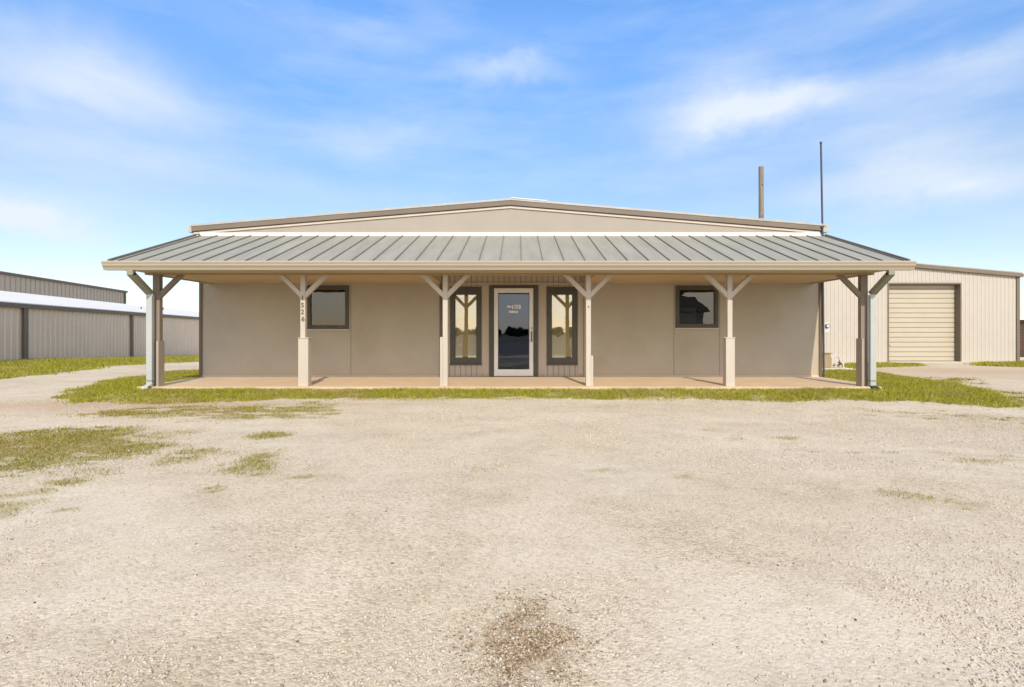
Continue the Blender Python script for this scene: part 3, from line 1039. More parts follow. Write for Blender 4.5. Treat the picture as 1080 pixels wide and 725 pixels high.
def pip(x, y, poly):
    inside = np.zeros(x.shape, bool)
    n = len(poly)
    j = n - 1
    for i in range(n):
        xi, yi = poly[i]
        xj, yj = poly[j]
        c = ((yi > y) != (yj > y)) & (x < (xj - xi) * (y - yi) / (yj - yi + 1e-12) + xi)
        inside ^= c
        j = i
    return inside


# name, polygon (photo pixels on the ground), blade density, height, noise threshold, wobble
REG = [
    ("strip", [(62, 421), (64, 414), (85, 409.5), (112, 403), (135, 400), (155, 396.5), (172, 393.5), (209, 391), (214, 397),
               (212, 402.5), (171, 411), (300, 410.6), (540, 410.6), (780, 410.6), (912, 410.6), (914, 404.5), (868, 397.5), (866, 392), (884, 390.5),
               (905, 391.5), (930, 394.5), (960, 398), (1000, 404), (1035, 411), (1058, 419), (1068, 428), (1040, 429),
               (1000, 427), (965, 423), (920, 425.5), (880, 422), (830, 424.5), (780, 421.5), (700, 420), (620, 421.5), (560, 419.5),
               (420, 420.5), (350, 420.5), (290, 422), (210, 424), (165, 425.5), (110, 425), (80, 425.5)], 2600, 0.058, 0.0, 0.17),
    ("shedstrip", [(-60, 386), (0, 382.5), (209, 375.5), (209, 381.5), (172, 383.5), (130, 386), (75, 392), (40, 396), (0, 399.5), (-60, 405)], 420, 0.10, 0.0, 0.35),
    ("leftpatch", [(-60, 462), (0, 458.5), (60, 455), (125, 452.5), (137, 456), (130, 462), (152, 468), (152, 476), (125, 484),
                   (95, 487), (60, 490), (20, 499), (-60, 508)], 4200, 0.030, 0.30, 0.2),
    ("leftfringe", [(130, 450), (180, 456), (180, 468), (150, 478), (128, 470)], 2400, 0.025, 0.52, 0.1),
    ("bandsparse", [(65, 436), (120, 432), (150, 430), (250, 428), (340, 427.5), (354, 433), (330, 440), (280, 443), (230, 445), (190, 442), (140, 441), (90, 440)], 3800, 0.024, 0.40, 0.2),
    ("tuft", [(156, 492), (172, 480), (200, 474), (224, 475), (208, 485), (178, 493)], 3600, 0.030, 0.40, 0.06),
    ("tuft", [(260, 461), (280, 455.5), (306, 456.5), (302, 461), (270, 465)], 3600, 0.026, 0.36, 0.04),
    ("tuft", [(222, 499), (250, 491), (262, 480), (292, 475), (287, 485), (298, 497), (275, 502), (245, 499)], 3600, 0.030, 0.40, 0.06),
    ("tuft", [(305, 504), (330, 502), (332, 506), (312, 508)], 3200, 0.022, 0.4, 0.03),
    ("tuft", [(213, 516), (230, 513), (232, 518), (216, 521)], 3800, 0.026, 0.25, 0.02),
    ("tuft", [(60, 508), (86, 505), (92, 509), (66, 513)], 3500, 0.022, 0.35, 0.02),
    ("tuft", [(60, 538), (78, 537), (76, 541), (62, 541)], 4200, 0.022, 0.2, 0.02),
    ("leftdots", [(-60, 500), (40, 498), (70, 508), (50, 528), (10, 548), (-60, 550)], 2800, 0.022, 0.54, 0.05),
    ("garagegrass", [(866, 392), (868, 386), (905, 383.5), (936, 383), (976, 384.5), (960, 387), (925, 388)], 900, 0.06, 0.3, 0.15),
    ("garageside", [(1018, 383.5), (1130, 382.5), (1130, 388), (1060, 387), (1030, 386)], 700, 0.10, 0.1, 0.2),
    ("rightscrap", [(985, 398), (1030, 399), (1040, 406), (1000, 405)], 900, 0.03, 0.55, 0.2),
    ("rightscrap", [(1040, 412), (1100, 416), (1100, 434), (1060, 432)], 1200, 0.03, 0.5, 0.15),
    ("weedline", [(505, 488), (600, 490), (700, 499), (745, 505), (740, 509), (690, 503), (600, 496), (505, 493)], 2200, 0.016, 0.60, 0.03),
    ("weedline", [(860, 515), (950, 520), (1060, 532), (1060, 540), (940, 530), (860, 520)], 1500, 0.016, 0.60, 0.05),
    ("weedline", [(760, 460), (1000, 470), (1080, 480), (1080, 490), (960, 478), (760, 466)], 800, 0.016, 0.64, 0.1),
    ("weedline", [(900, 430), (1080, 440), (1080, 452), (900, 436)], 700, 0.02, 0.70, 0.1),
]
polys = [(n, world_poly(p), dens, h, thr, wob) for n, p, dens, h, thr, wob in REG]


def wobble(x, y, wob):
    x, y = x + (vnoise(x, y, 9.0, 121, 2) - 0.5) * 0.22 * min(1, wob * 6), y + (vnoise(x, y, 9.0, 157, 2) - 0.5) * 0.30 * min(1, wob * 6)
    return (x + (vnoise(x, y, 1.6, 21, 3) - 0.5) * 3.2 * wob, y + (vnoise(x, y, 1.6, 57, 3) - 0.5) * 3.2 * wob)


def region_mask(x, y):
    """soil-under-grass amount on the ground sheet"""
    m = np.zeros(x.shape)
    for n, P, dens, h, thr, wob in polys:
        lo, hi = P.min(0) - 0.6, P.max(0) + 0.6
        sel = (x > lo[0]) & (x < hi[0]) & (y > lo[1]) & (y < hi[1])
        if not sel.any():
            continue
        xs, ys = x[sel], y[sel]
        u, v = wobble(xs, ys, wob)
        ins_ = pip(u, v, P).astype(float)
        if thr > 0:
            nz_ = vnoise(xs * 0.7, ys * 1.8, 4.6, 91, 4)
            ins_ *= sstep(thr - 0.06, thr + 0.05, nz_)
        else:
            ins_ *= 0.45 + 0.55 * sstep(0.28, 0.46, vnoise(xs, ys * 1.4, 2.4, 17, 4))
        amt = 1.0 if n in ("strip", "shedstrip", "garagegrass", "garageside") else (0.75 if n in ("leftpatch", "tuft") else 0.4)
        m[sel] = np.maximum(m[sel], ins_ * amt)
    return m


def axis(segs):
    out = [segs[0][0]]
    for a, b, s in segs:
        n = max(1, int(round((b - a) / s)))
        out += list(np.linspace(a, b, n + 1)[1:])
    return np.array(out)


gx = axis([(-1200, -300, 150), (-300, -80, 20), (-80, -34, 3), (-34, -14, 0.35), (-14, 14, 0.09), (14, 24, 0.3), (24, 60, 3), (60, 300, 20), (300, 1200, 150)])
gy = axis([(-1200, -300, 150), (-300, -60, 20), (-60, -16, 2.5), (-16, -12.2, 0.4), (-12.2, -1.0, 0.075), (-1.0, 12, 0.3), (12, 45, 1.0), (45, 300, 20), (300, 1500, 150)])
GXm, GYm = np.meshgrid(gx, gy)
fx, fy = GXm.ravel(), GYm.ravel()
fz = terrain(fx, fy)
gm = region_mask(fx, fy)
dirt = np.exp(-(((fx - 0.19) / 0.185) ** 2 + ((fy + 10.585) / 0.26) ** 2)) * 1.2
# bare earthy tracks by the left end of the grass and at the garage door
def blob(cx, cy, sx, sy, a):
    return a * np.exp(-(((fx - cx) / sx) ** 2 + ((fy - cy) / sy) ** 2))


e1 = ground_point(90, 428)
e2 = ground_point(1030, 392)
e3 = ground_point(250, 427)
earth = blob(e1[0], e1[1], 2.4, 0.9, 0.9) + blob(e2[0], e2[1], 4.5, 2.2, 0.9) + blob(e3[0], e3[1], 3.0, 0.25, 0.8)
nx, ny = len(gx), len(gy)
idx = np.arange(nx * ny).reshape(ny, nx)
quads = np.stack([idx[:-1, :-1], idx[:-1, 1:], idx[1:, 1:], idx[1:, :-1]], -1).reshape(-1, 4)


def np_mesh(name, verts, faces, m):
    me = bpy.data.meshes.new(name)
    nf, k = faces.shape
    me.vertices.add(len(verts))
    me.vertices.foreach_set("co", verts.astype(np.float32).ravel())
    me.loops.add(nf * k)
    me.loops.foreach_set("vertex_index", faces.astype(np.int32).ravel())
    me.polygons.add(nf)
    me.polygons.foreach_set("loop_start", np.arange(0, nf * k, k, dtype=np.int32))
    me.polygons.foreach_set("loop_total", np.full(nf, k, dtype=np.int32))
    me.update(calc_edges=True)
    me.validate()
    me.materials.append(m)
    o = bpy.data.objects.new(name, me)
    COL.objects.link(o)
    return o


# ground material
m, nt, N, L, bs = new_mat("caliche_gravel")
tc = N.new("ShaderNodeTexCoord")


def noise(scale, detail=5, rough=0.6, vec=None):
    n = N.new("ShaderNodeTexNoise")
    n.inputs["Scale"].default_value = scale
    n.inputs["Detail"].default_value = detail
    n.inputs["Roughness"].default_value = rough
    L.new(vec or tc.outputs["Object"], n.inputs["Vector"])
    return n


def ramp(fac, stops):
    r = N.new("ShaderNodeValToRGB")
    e = r.color_ramp.elements
    e[0].position, e[0].color = stops[0][0], (*stops[0][1], 1)
    e[1].position, e[1].color = stops[-1][0], (*stops[-1][1], 1)
    for p, c in stops[1:-1]:
        q = e.new(p)
        q.color = (*c, 1)
    L.new(fac, r.inputs["Fac"])
    return r.outputs["Color"]


def mixc(f, a, b, mode="MIX"):
    x_ = N.new("ShaderNodeMix")
    x_.data_type = "RGBA"
    x_.blend_type = mode
    for inp, v in ((x_.inputs["Factor"], f), (x_.inputs["A"], a), (x_.inputs["B"], b)):
        if isinstance(v, (int, float)):
            inp.default_value = v
        elif isinstance(v, tuple):
            inp.default_value = (*v, 1)
        else:
            L.new(v, inp)
    return x_.outputs["Result"]


def mathn(op, a, b=None, clamp=False):
    n = N.new("ShaderNodeMath")
    n.operation = op
    n.use_clamp = clamp
    for i_, v in enumerate((a, b)):
        if v is None:
            continue
        if isinstance(v, (int, float)):
            n.inputs[i_].default_value = v
        else:
            L.new(v, n.inputs[i_])
    return n.outputs[0]


def attr(name):
    a_ = N.new("ShaderNodeAttribute")
    a_.attribute_name = name
    return a_.outputs["Fac"]


big = noise(0.35, 6, 0.65)
mid = noise(2.3, 6, 0.7)
fine = noise(34, 5, 0.75)
vor = N.new("ShaderNodeTexVoronoi")
vor.inputs["Scale"].default_value = 62
vor.inputs["Randomness"].default_value = 1
L.new(tc.outputs["Object"], vor.inputs["Vector"])
vor2 = N.new("ShaderNodeTexVoronoi")
vor2.inputs["Scale"].default_value = 140
L.new(tc.outputs["Object"], vor2.inputs["Vector"])
c0 = ramp(big.outputs["Fac"], [(0.30, (0.565, 0.505, 0.40)), (0.52, (0.605, 0.55, 0.455)), (0.72, (0.62, 0.57, 0.485))])
c1 = ramp(mid.outputs["Fac"], [(0.30, (0.80, 0.78, 0.74)), (0.55, (1, 1, 1)), (0.75, (1.0, 0.985, 0.96))])
col = mixc(0.85, c0, c1, "MULTIPLY")
vs_ = N.new("ShaderNodeSeparateColor")
L.new(vor.outputs["Color"], vs_.inputs[0])
c2 = ramp(vs_.outputs[0], [(0.0, (0.66, 0.62, 0.56)), (0.25, (0.92, 0.90, 0.87)), (0.6, (1.0, 1.0, 1.0)), (1.0, (1.15, 1.13, 1.10))])
loose = N.new("ShaderNodeMapRange")       # loose against compacted areas
loose.inputs["From Min"].default_value = 0.42
loose.inputs["From Max"].default_value = 0.60
loose.inputs["To Min"].default_value = 0.55
loose.inputs["To Max"].default_value = 1.0
lzn = noise(0.62, 5, 0.6)
L.new(lzn.outputs["Fac"], loose.inputs["Value"])
lmap = N.new("ShaderNodeMapping")
lmap.inputs["Scale"].default_value = (0.12, 1.0, 1.0)
lmap.inputs["Rotation"].default_value = (0, 0, R(4))
L.new(tc.outputs["Object"], lmap.inputs["Vector"])
lane = noise(1.1, 4, 0.55, lmap.outputs["Vector"])
col = mixc(0.9, col, ramp(lane.outputs["Fac"], [(0.34, (0.94, 0.925, 0.90)), (0.5, (1, 1, 1)), (0.68, (1.04, 1.03, 1.02))]), "MULTIPLY")
col = mixc(loose.outputs["Result"], col, (0.985, 0.96, 0.90), "MULTIPLY")
col = mixc(mathn("MULTIPLY", loose.outputs["Result"], 0.75), col, c2, "MULTIPLY")
c3 = ramp(fine.outputs["Fac"], [(0.28, (0.72, 0.68, 0.60)), (0.5, (1, 1, 1)), (0.8, (1.06, 1.06, 1.04))])
col = mixc(mathn("MULTIPLY", loose.outputs["Result"], 0.85), col, c3, "MULTIPLY")
col = mixc(mathn("MULTIPLY", attr("earth"), mathn("MULTIPLY", mid.outputs["Fac"], 1.6), True), col, (0.47, 0.345, 0.235))
spk = noise(26, 5, 0.8)
dn = N.new("ShaderNodeMapRange")
dn.inputs["From Min"].default_value = 0.66
dn.inputs["From Max"].default_value = 0.90
dn.inputs["To Max"].default_value = 0.6
L.new(mathn("ADD", mathn("MULTIPLY", attr("dirt"), 0.42), mathn("MULTIPLY", mathn("ADD", mathn("MULTIPLY", spk.outputs["Fac"], 1.6), mathn("SUBTRACT", mid.outputs["Fac"], 0.30)), 0.55)), dn.inputs["Value"])
dn = dn.outputs["Result"]
col = mixc(dn, col, (0.30, 0.225, 0.14))
gsoil = ramp(fine.outputs["Fac"], [(0.3, (0.15, 0.15, 0.025)), (0.55, (0.26, 0.235, 0.06)), (0.75, (0.38, 0.30, 0.14))])
gf = mathn("MULTIPLY", attr("grass"), mathn("ADD", mathn("MULTIPLY", fine.outputs["Fac"], 1.3), 0.25), True)
col = mixc(gf, col, gsoil)
L.new(col, bs.inputs["Base Color"])
bs.inputs["Roughness"].default_value = 0.92
bs.inputs["Specular IOR Level"].default_value = 0.2
b1 = N.new("ShaderNodeBump")
L.new(mathn("MULTIPLY", loose.outputs["Result"], 0.85), b1.inputs["Strength"])
b1.inputs["Distance"].default_value = 0.007
hsum = mathn("ADD", mathn("MULTIPLY", vor.outputs["Distance"], -0.8), mathn("MULTIPLY", fine.outputs["Fac"], 0.8))
hsum = mathn("ADD", hsum, mathn("MULTIPLY", vor2.outputs["Distance"], -0.35))
hsum = mathn("ADD", hsum, mathn("MULTIPLY", mid.outputs["Fac"], 0.9))
L.new(hsum, b1.inputs["Height"])
L.new(b1.outputs["Normal"], bs.inputs["Normal"])
ground = np_mesh("ground", np.stack([fx, fy, fz], 1), quads, m)
tag(ground, kind="structure")
for nm, arr in (("grass", gm), ("dirt", np.clip(dirt, 0, 1)), ("earth", np.clip(earth, 0, 1))):
    a_ = ground.data.attributes.new(nm, "FLOAT", "POINT")
    a_.data.foreach_set("value", arr.astype(np.float32))
for p in (ground.data,):
    p.polygons.foreach_set("use_smooth", np.ones(len(p.polygons), bool))


# ---------------- grass blades
def island_mat(name, stops, rough=0.7, trans=0.0):
    m, nt, N, L, b = new_mat(name)
    g_ = N.new("ShaderNodeNewGeometry")
    r = N.new("ShaderNodeValToRGB")
    e = r.color_ramp.elements
    e[0].position, e[0].color = stops[0][0], (*stops[0][1], 1)
    e[1].position, e[1].color = stops[-1][0], (*stops[-1][1], 1)
    for p, c in stops[1:-1]:
        q = e.new(p)
        q.color = (*c, 1)
    L.new(g_.outputs["Random Per Island"], r.inputs["Fac"])
    colr = r.outputs["Color"]
    if trans > 0:
        # patches of drier grass, in world space
        tc_ = N.new("ShaderNodeTexCoord")
        n_ = N.new("ShaderNodeTexNoise")
        n_.inputs["Scale"].default_value = 0.9
        n_.inputs["Detail"].default_value = 4
        L.new(tc_.outputs["Object"], n_.inputs["Vector"])
        mr = N.new("ShaderNodeMapRange")
        mr.inputs["From Min"].default_value = 0.48
        mr.inputs["From Max"].default_value = 0.70
        mr.inputs["To Max"].default_value = 0.75
        L.new(n_.outputs["Fac"], mr.inputs["Value"])
        mx = N.new("ShaderNodeMix")
        mx.data_type = "RGBA"
        L.new(mr.outputs["Result"], mx.inputs["Factor"])
        L.new(colr, mx.inputs["A"])
        mx.inputs["B"].default_value = (0.40, 0.31, 0.11, 1)
        colr = mx.outputs["Result"]
        tr = N.new("ShaderNodeBsdfTranslucent")
        L.new(colr, tr.inputs["Color"])
        ms = N.new("ShaderNodeMixShader")
        ms.inputs["Fac"].default_value = trans
        L.new(b.outputs[0], ms.inputs[1])
        L.new(tr.outputs[0], ms.inputs[2])
        L.new(ms.outputs[0], N["Material Output"].inputs["Surface"])
    L.new(colr, b.inputs["Base Color"])
    b.inputs["Roughness"].default_value = rough
    b.inputs["Specular IOR Level"].default_value = 0.25
    return m


MG = island_mat("grass_blades", [(0.0, (0.16, 0.18, 0.010)), (0.4, (0.34, 0.36, 0.018)), (0.75, (0.49, 0.47, 0.035)), (0.92, (0.54, 0.44, 0.11)), (1.0, (0.60, 0.48, 0.22))], 0.6, 0.35)


MG2 = island_mat("dry_grass_blades", [(0.0, (0.11, 0.115, 0.010)), (0.35, (0.26, 0.26, 0.015)), (0.65, (0.38, 0.34, 0.035)), (0.85, (0.50, 0.38, 0.13)), (1.0, (0.58, 0.45, 0.23))], 0.6, 0.3)


def blades(x, y, h, w):
    n = len(x)
    z = terrain(x, y) - 0.004
    hh = h * rng.uniform(0.5, 1.25, n)
    th = rng.uniform(0, 2 * np.pi, n)
    ww = w * rng.uniform(0.7, 1.3, n) / 2
    lean = rng.normal(0, 0.55, (n, 2)) * hh[:, None]
    dx, dy = np.cos(th) * ww, np.sin(th) * ww
    v = np.empty((n, 3, 3))
    v[:, 0] = np.stack([x - dx, y - dy, z], 1)
    v[:, 1] = np.stack([x + dx, y + dy, z], 1)
    v[:, 2] = np.stack([x + lean[:, 0], y + lean[:, 1], z + hh], 1)
    return v.reshape(-1, 3)


def slab_free(x, y):
    return ~((np.abs(x) < 7.52) & (y > -2.34) & (y < 0.05)) & ~((np.abs(x) < 7.66) & (y >= 0))


allv, dryv = [], []
for n, P, dens, h, thr, wob in polys:
    lo, hi = P.min(0) - wob, P.max(0) + wob
    area = (hi[0] - lo[0]) * (hi[1] - lo[1])
    cnt = int(min(area * dens, 1500000))
    x, y = rng.uniform(lo[0], hi[0], cnt), rng.uniform(lo[1], hi[1], cnt)
    u, v = wobble(x, y, wob)
    jit = 0.085 if n == "strip" else 0.05 + 0.3 * wob
    k = pip(u + rng.normal(0, jit, cnt), v + rng.normal(0, jit, cnt), P) & slab_free(x, y)
    x, y = x[k], y[k]
    if thr > 0:
        nz_ = vnoise(x * 0.7, y * 1.8, 4.6, 91, 4)
        k = rng.uniform(0, 1, len(x)) < sstep(thr - 0.04, thr + 0.12, nz_)
    else:
        nz_ = vnoise(x, y * 1.4, 2.4, 17, 4)
        k = rng.uniform(0, 1, len(x)) < (0.42 if n == "strip" else 0.15) + (0.58 if n == "strip" else 0.85) * sstep(0.30, 0.48, nz_)
    x, y = x[k], y[k]
    dist = np.hypot(x - CX, y - CY)
    hv = h * (0.6 + 0.8 * vnoise(x, y, 1.3, 5, 2))
    (allv if n in ("strip", "shedstrip", "garagegrass", "garageside") else dryv).append(blades(x, y, hv, np.clip(0.0011 * dist, 0.004, 0.03)))
# small separate tufts scattered round the patches and along the weed lines
for n, P, dens, h, thr, wob in polys:
    if n in ("strip", "shedstrip", "garagegrass", "garageside"):
        continue
    lo, hi = P.min(0) - 0.9, P.max(0) + 0.9
    lo[0] = max(lo[0], -16)
    area = (hi[0] - lo[0]) * (hi[1] - lo[1])
    cnt = int(area * (34 if n in ("leftdots", "bandsparse", "leftfringe", "leftpatch") else 20 if n == "weedline" else 16))
    cx_, cy_ = rng.uniform(lo[0], hi[0], cnt), rng.uniform(lo[1], hi[1], cnt)
    k = pip(*wobble(cx_, cy_, 0.45), P) & slab_free(cx_, cy_)
    for a_, b_ in zip(cx_[k], cy_[k]):
        if rng.uniform() > (0.75 if n != "weedline" else 0.6):
            continue
        m_ = int(rng.uniform(10, 110))
        rad = 0.012 + 0.0006 * m_
        x = a_ + rng.normal(0, rad * 1.5, m_)
        y = b_ + rng.normal(0, rad * 0.8, m_)
        dist = math.hypot(a_ - CX, b_ - CY)
        dryv.append(blades(x, y, np.full(m_, rng.uniform(0.012, 0.028)), np.full(m_, max(0.005, 0.0012 * dist))))
# stray blades at the edges of the gravel
x = rng.uniform(-9, 10.5, 9000)
y = -3.35 - np.abs(rng.normal(0, 0.22, 9000))
k = rng.uniform(0, 1, 9000) < sstep(0.45, 0.7, vnoise(x, y, 1.5, 33, 3))
allv.append(blades(x[k], y[k], 0.03, 0.01))
V = np.concatenate(allv)
grass = np_mesh("grass", V, np.arange(len(V)).reshape(-1, 3), MG)
V = np.concatenate(dryv)
tag(np_mesh("patchy_grass", V, np.arange(len(V)).reshape(-1, 3), MG2), "thin olive and straw-coloured grass tufts coming up through the gravel", "grass tufts", kind="stuff")
tag(grass, "yellow-green grass growing along the porch edge and beside the buildings", "grass", kind="stuff")

# ---------------- loose stones near the camera
MS = island_mat("gravel_stones", [(0.0, (0.35, 0.30, 0.23)), (0.12, (0.48, 0.42, 0.335)), (0.55, (0.55, 0.49, 0.395)), (0.9, (0.61, 0.55, 0.455)), (1.0, (0.47, 0.37, 0.25))], 0.9)
oct_v = np.array([[1, 0, 0], [-1, 0, 0], [0, 1, 0], [0, -1, 0], [0, 0, 1], [0, 0, -1]], float)
oct_f = np.array([[0, 2, 4], [2, 1, 4], [1, 3, 4], [3, 0, 4], [2, 0, 5], [1, 2, 5], [3, 1, 5], [0, 3, 5]])


def stones(n, d0, d1, smin, smax, power=2.0, patchy=True):
    u = rng.uniform(0, 1, n)
    d = d0 * (d1 / d0) ** u
    x = CX + (rng.uniform(-1.08, 1.08, n)) * d
    y = CY + d
    if patchy:
        pt = vnoise(x, y, 0.9, 71, 3)
        k = rng.uniform(0, 1, n) < 0.12 + 0.88 * sstep(0.42, 0.62, pt)
        x, y, d = x[k], y[k], d[k]
    n = len(x)
    s = smin * (smax / smin) ** (rng.uniform(0, 1, n) ** power)
    s = np.maximum(s, d * 0.0011)
    ax = np.stack([s * rng.uniform(0.7, 1.5, n), s * rng.uniform(0.6, 1.1, n), s * rng.uniform(0.35, 0.7, n)], 1)
    v = oct_v[None] * ax[:, None, :] * rng.uniform(0.75, 1.3, (n, 6, 1))
    v += rng.normal(0, 0.18, (n, 6, 3)) * s[:, None, None]
    th = rng.uniform(0, 2 * np.pi, n)
    c, sn = np.cos(th)[:, None], np.sin(th)[:, None]
    X = v[..., 0] * c - v[..., 1] * sn
    Y = v[..., 0] * sn + v[..., 1] * c
    v[..., 0], v[..., 1] = X + x[:, None], Y + y[:, None]
    v[..., 2] += (terrain(x, y) + ax[:, 2] * 0.25)[:, None]
    f = oct_f[None] + (np.arange(n) * 6)[:, None, None]
    return v.reshape(-1, 3), f.reshape(-1, 3)


V, Fc = stones(130000, 1.55, 7.5, 0.0022, 0.009, 2.2)
V2, F2 = stones(90000, 4.5, 9.2, 0.004, 0.012, 1.8)
Fc = np.concatenate([Fc, F2 + len(V)])
V = np.concatenate([V, V2])
gs = np_mesh("gravel_stones", V, Fc, MS)
tag(gs, "loose pale crushed limestone gravel across the yard in front", "gravel", kind="stuff")
MD = island_mat("dark_stones", [(0.0, (0.07, 0.06, 0.05)), (0.5, (0.16, 0.13, 0.10)), (1.0, (0.28, 0.23, 0.18))], 0.9)
V, Fc = stones(240, 1.7, 8.5, 0.003, 0.010, 1.8, False)
tag(np_mesh("dark_stones", V, Fc, MD), "scattered small dark pebbles and bits lying on the pale gravel", "pebbles", kind="stuff")

# brown pebbles and clods in the bare spot
def spot_stones(n):
    x = 0.19 + rng.normal(0, 0.115, n)
    y = -10.585 + rng.normal(0, 0.16, n)
    k = vnoise(x, y, 9, 64, 3) > 0.42
    x, y = x[k], y[k]
    n = len(x)
    sz = 0.0022 * 3.2 ** (rng.uniform(0, 1, n) ** 2)
    ax = np.stack([sz * rng.uniform(0.7, 1.5, n), sz * rng.uniform(0.6, 1.1, n), sz * rng.uniform(0.35, 0.7, n)], 1)
    v = oct_v[None] * ax[:, None, :] * rng.uniform(0.75, 1.3, (n, 6, 1))
    v[..., 0] += x[:, None]
    v[..., 1] += y[:, None]
    v[..., 2] += (terrain(x, y) + ax[:, 2] * 0.4)[:, None]
    return v.reshape(-1, 3), (oct_f[None] + (np.arange(n) * 6)[:, None, None]).reshape(-1, 3)


MB2 = island_mat("brown_clods", [(0.0, (0.12, 0.085, 0.05)), (0.4, (0.28, 0.20, 0.12)), (0.75, (0.42, 0.33, 0.22)), (1.0, (0.58, 0.50, 0.38))], 0.95)
V, Fc = spot_stones(9000)
tag(np_mesh("brown_clods", V, Fc, MB2), "brown dirt clods and pebbles in the bare spot nearest the camera", "dirt", kind="stuff")

# ---------------- dead weed patch in the foreground
n = 2200
rr = np.abs(rng.normal(0, 1, n))
th = rng.uniform(0, 2 * np.pi, n)
x = 0.20 + rr * np.cos(th) * 0.14
y = -10.60 + rr * np.sin(th) * 0.18
k = vnoise(x, y, 14, 44, 3) > 0.47
x, y = x[k], y[k]
V = blades(x, y, 0.012, 0.007)
MW = island_mat("dead_weed", [(0.0, (0.11, 0.08, 0.04)), (0.4, (0.25, 0.17, 0.09)), (0.8, (0.40, 0.30, 0.18)), (1.0, (0.16, 0.17, 0.05))], 0.9)
tag(np_mesh("dead_weed", V, np.arange(len(V)).reshape(-1, 3), MW), "low patch of dead brown weeds in the gravel nearest the camera", "dead weeds")

# ================================================================== light
EL, AZX = 40.0, 0.14
sd = Vector((-AZX, 1.0, 0)).normalized() * math.cos(R(EL)) + Vector((0, 0, -math.sin(R(EL))))
sun = bpy.data.objects.new("sun", bpy.data.lights.new("sun", "SUN"))
COL.objects.link(sun)
sun.rotation_euler = sd.to_track_quat("-Z", "Y").to_euler()
sun.data.energy = 2.6
sun.data.angle = R(0.5)
sun.data.color = (1.0, 0.905, 0.76)

w = bpy.data.worlds.new("World")
scene.world = w
w.use_nodes = True
nt = w.node_tree
N, L = nt.nodes, nt.links
bg = N["Background"]
sky = N.new("ShaderNodeTexSky")
sky.sky_type = "NISHITA"
sky.sun_disc = False
sky.sun_elevation = R(EL)
sky.sun_rotation = math.atan2(AZX, -1.0)
sky.air_density = 1.0
sky.dust_density = 0.6
sky.ozone_density = 1.6
tc = N.new("ShaderNodeTexCoord")
sep = N.new("ShaderNodeSeparateXYZ")
nrm = N.new("ShaderNodeVectorMath")
nrm.operation = "NORMALIZE"
L.new(tc.outputs["Generated"], nrm.inputs[0])
# distort the direction so that the clouds get wispy edges
wn = noise(2.4, 6, 0.62, nrm.outputs[0])
vm1 = N.new("ShaderNodeVectorMath")
vm1.operation = "SUBTRACT"
L.new(wn.outputs["Color"], vm1.inputs[0])
vm1.inputs[1].default_value = (0.5, 0.5, 0.5)
vm2 = N.new("ShaderNodeVectorMath")
vm2.operation = "SCALE"
L.new(vm1.outputs[0], vm2.inputs[0])
vm2.inputs["Scale"].default_value = 0.20
vm3 = N.new("ShaderNodeVectorMath")
vm3.operation = "ADD"
L.new(nrm.outputs[0], vm3.inputs[0])
L.new(vm2.outputs[0], vm3.inputs[1])
L.new(vm3.outputs[0], sep.inputs[0])
az = mathn("ARCTAN2", sep.outputs[0], sep.outputs[1])
el = mathn("ARCSINE", sep.outputs[2])


def pxdir(px, py):
    a_, b_ = (px - VX) / F, (VY - py) / F
    return math.atan(a_), math.atan(b_ / math.sqrt(1 + a_ * a_))


CL = [(70, 85, 130, 46, 0.85), (150, 120, 90, 25, 0.35), (535, 86, 62, 12, 0.62), (800, 122, 120, 24, 0.85), (760, 105, 60, 40, 0.3),
      (1000, 175, 150, 45, 0.55), (1040, 65, 90, 30, 0.55), (405, 137, 75, 18, 0.35), (30, 252, 110, 13, 0.8), (250, 190, 200, 22, 0.22),
      (380, 35, 160, 22, 0.22), (930, 205, 170, 18, 0.45)]
tot = None
for px, py, sx, sy, amp in CL:
    a_, e_ = pxdir(px, py)
    ax_, ex_ = pxdir(px + sx, py)
    _, ey_ = pxdir(px, py - sy)
    sa, se = abs(ax_ - a_), abs(ey_ - e_)
    u = mathn("POWER", mathn("DIVIDE", mathn("SUBTRACT", az, a_), sa), 2.0)
    v = mathn("POWER", mathn("DIVIDE", mathn("SUBTRACT", el, e_), se), 2.0)
    q = mathn("MULTIPLY", mathn("EXPONENT", mathn("MULTIPLY", mathn("ADD", u, v), -1.0)), amp)
    tot = q if tot is None else mathn("ADD", tot, q)
mp = N.new("ShaderNodeMapping")
mp.inputs["Scale"].default_value = (1.0, 1.0, 3.2)
mp.inputs["Rotation"].default_value = (0, R(9), 0)
L.new(nrm.outputs[0], mp.inputs["Vector"])
st = noise(2.6, 6, 0.52, mp.outputs["Vector"])
mr = N.new("ShaderNodeMapRange")
mr.inputs["From Min"].default_value = 0.32
mr.inputs["From Max"].default_value = 0.66
mr.inputs["To Min"].default_value = 0.45
mr.inputs["To Max"].default_value = 1.0
L.new(st.outputs["Fac"], mr.inputs["Value"])
cl = mathn("MULTIPLY", tot, mr.outputs["Result"])
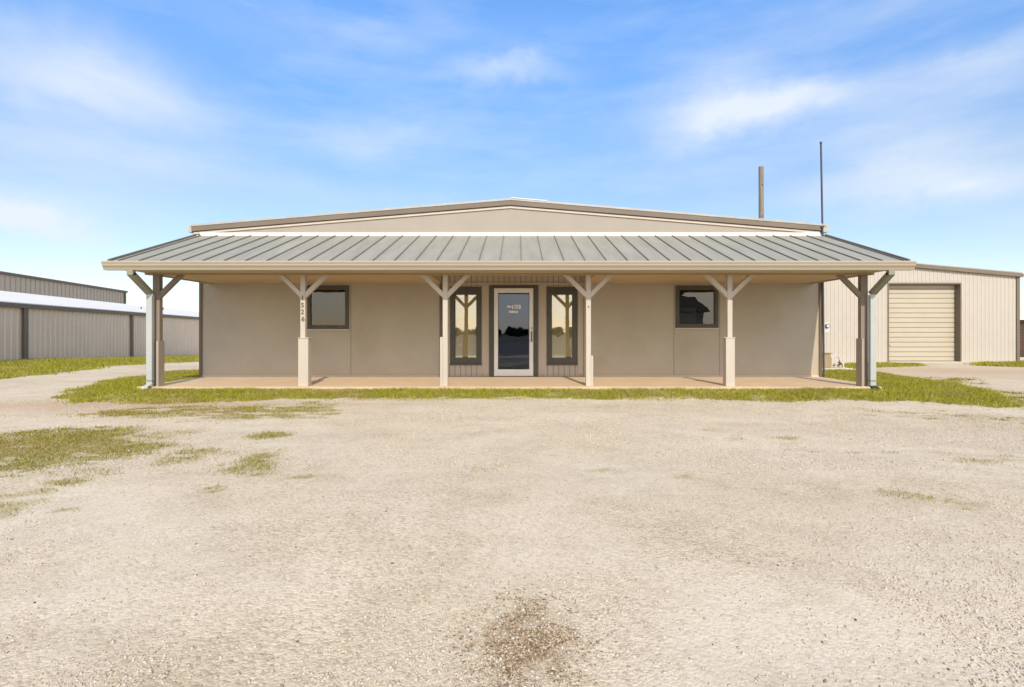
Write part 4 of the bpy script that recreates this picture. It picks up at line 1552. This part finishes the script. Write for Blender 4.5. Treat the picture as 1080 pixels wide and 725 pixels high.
# thin veil everywhere, stronger low down
veil = N.new("ShaderNodeMapRange")
veil.inputs["From Min"].default_value = 0.0
veil.inputs["From Max"].default_value = 0.42
veil.inputs["To Min"].default_value = 0.42
veil.inputs["To Max"].default_value = 0.0
L.new(sep.outputs[2], veil.inputs["Value"])
cl = mathn("ADD", cl, mathn("MULTIPLY", veil.outputs["Result"], mr.outputs["Result"]))
mp2 = N.new("ShaderNodeMapping")
mp2.inputs["Scale"].default_value = (1.0, 1.0, 4.5)
mp2.inputs["Rotation"].default_value = (0, R(-14), R(20))
L.new(nrm.outputs[0], mp2.inputs["Vector"])
wz = noise(2.0, 7, 0.6, mp2.outputs["Vector"])
wr = N.new("ShaderNodeMapRange")
wr.inputs["From Min"].default_value = 0.47
wr.inputs["From Max"].default_value = 0.72
wr.inputs["To Max"].default_value = 0.32
L.new(wz.outputs["Fac"], wr.inputs["Value"])
cl = mathn("ADD", cl, wr.outputs["Result"])
cl = mathn("MINIMUM", mathn("MAXIMUM", cl, 0.0), 0.93)
hs = N.new("ShaderNodeHueSaturation")
hs.inputs["Saturation"].default_value = 1.28
hs.inputs["Value"].default_value = 1.69
L.new(sky.outputs[0], hs.inputs["Color"])
sp3 = N.new("ShaderNodeSeparateXYZ")
L.new(nrm.outputs[0], sp3.inputs[0])
tint = ramp(sp3.outputs[2], [(0.0, (0.62, 0.57, 0.56)), (0.15, (0.70, 0.60, 0.565)), (0.24, (0.80, 0.635, 0.58)), (0.33, (0.94, 0.755, 0.72)), (0.51, (1.28, 1.03, 1.0)), (1.0, (0.95, 0.90, 0.95))])
skyc = mixc(1.0, hs.outputs[0], tint, "MULTIPLY")
colr = mixc(cl, skyc, (4.6, 5.0, 5.5))
ov = N.new("ShaderNodeMapRange")  # unseen overhead cloud white, added to neutralise the blue ambient light
ov.interpolation_type = "SMOOTHSTEP"
ov.inputs["From Min"].default_value = 0.60
ov.inputs["From Max"].default_value = 0.85
ov.inputs["To Max"].default_value = 0.85
L.new(sp3.outputs[2], ov.inputs["Value"])
colr = mixc(ov.outputs["Result"], colr, (4.3, 4.0, 3.5))
# unseen bright sky bank added behind the camera to fill porch shade and glass
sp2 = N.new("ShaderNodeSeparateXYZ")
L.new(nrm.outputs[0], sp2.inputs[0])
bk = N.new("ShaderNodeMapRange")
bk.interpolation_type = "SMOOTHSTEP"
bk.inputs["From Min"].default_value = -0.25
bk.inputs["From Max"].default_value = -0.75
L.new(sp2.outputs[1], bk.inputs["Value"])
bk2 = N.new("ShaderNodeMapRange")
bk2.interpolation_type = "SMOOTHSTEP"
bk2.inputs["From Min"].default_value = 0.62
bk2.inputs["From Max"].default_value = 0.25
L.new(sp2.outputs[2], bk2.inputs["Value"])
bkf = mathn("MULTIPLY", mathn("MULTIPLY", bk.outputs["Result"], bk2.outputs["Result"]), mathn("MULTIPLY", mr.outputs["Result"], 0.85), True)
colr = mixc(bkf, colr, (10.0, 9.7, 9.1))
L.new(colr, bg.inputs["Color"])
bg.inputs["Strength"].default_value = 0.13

vs = scene.view_settings
vs.view_transform = "Standard"
vs.look = "None"
vs.gamma = 1.0
vs.use_curve_mapping = False
vs.exposure = 0.5
scene.cycles.use_denoising = True
scene.cycles.max_bounces = 10
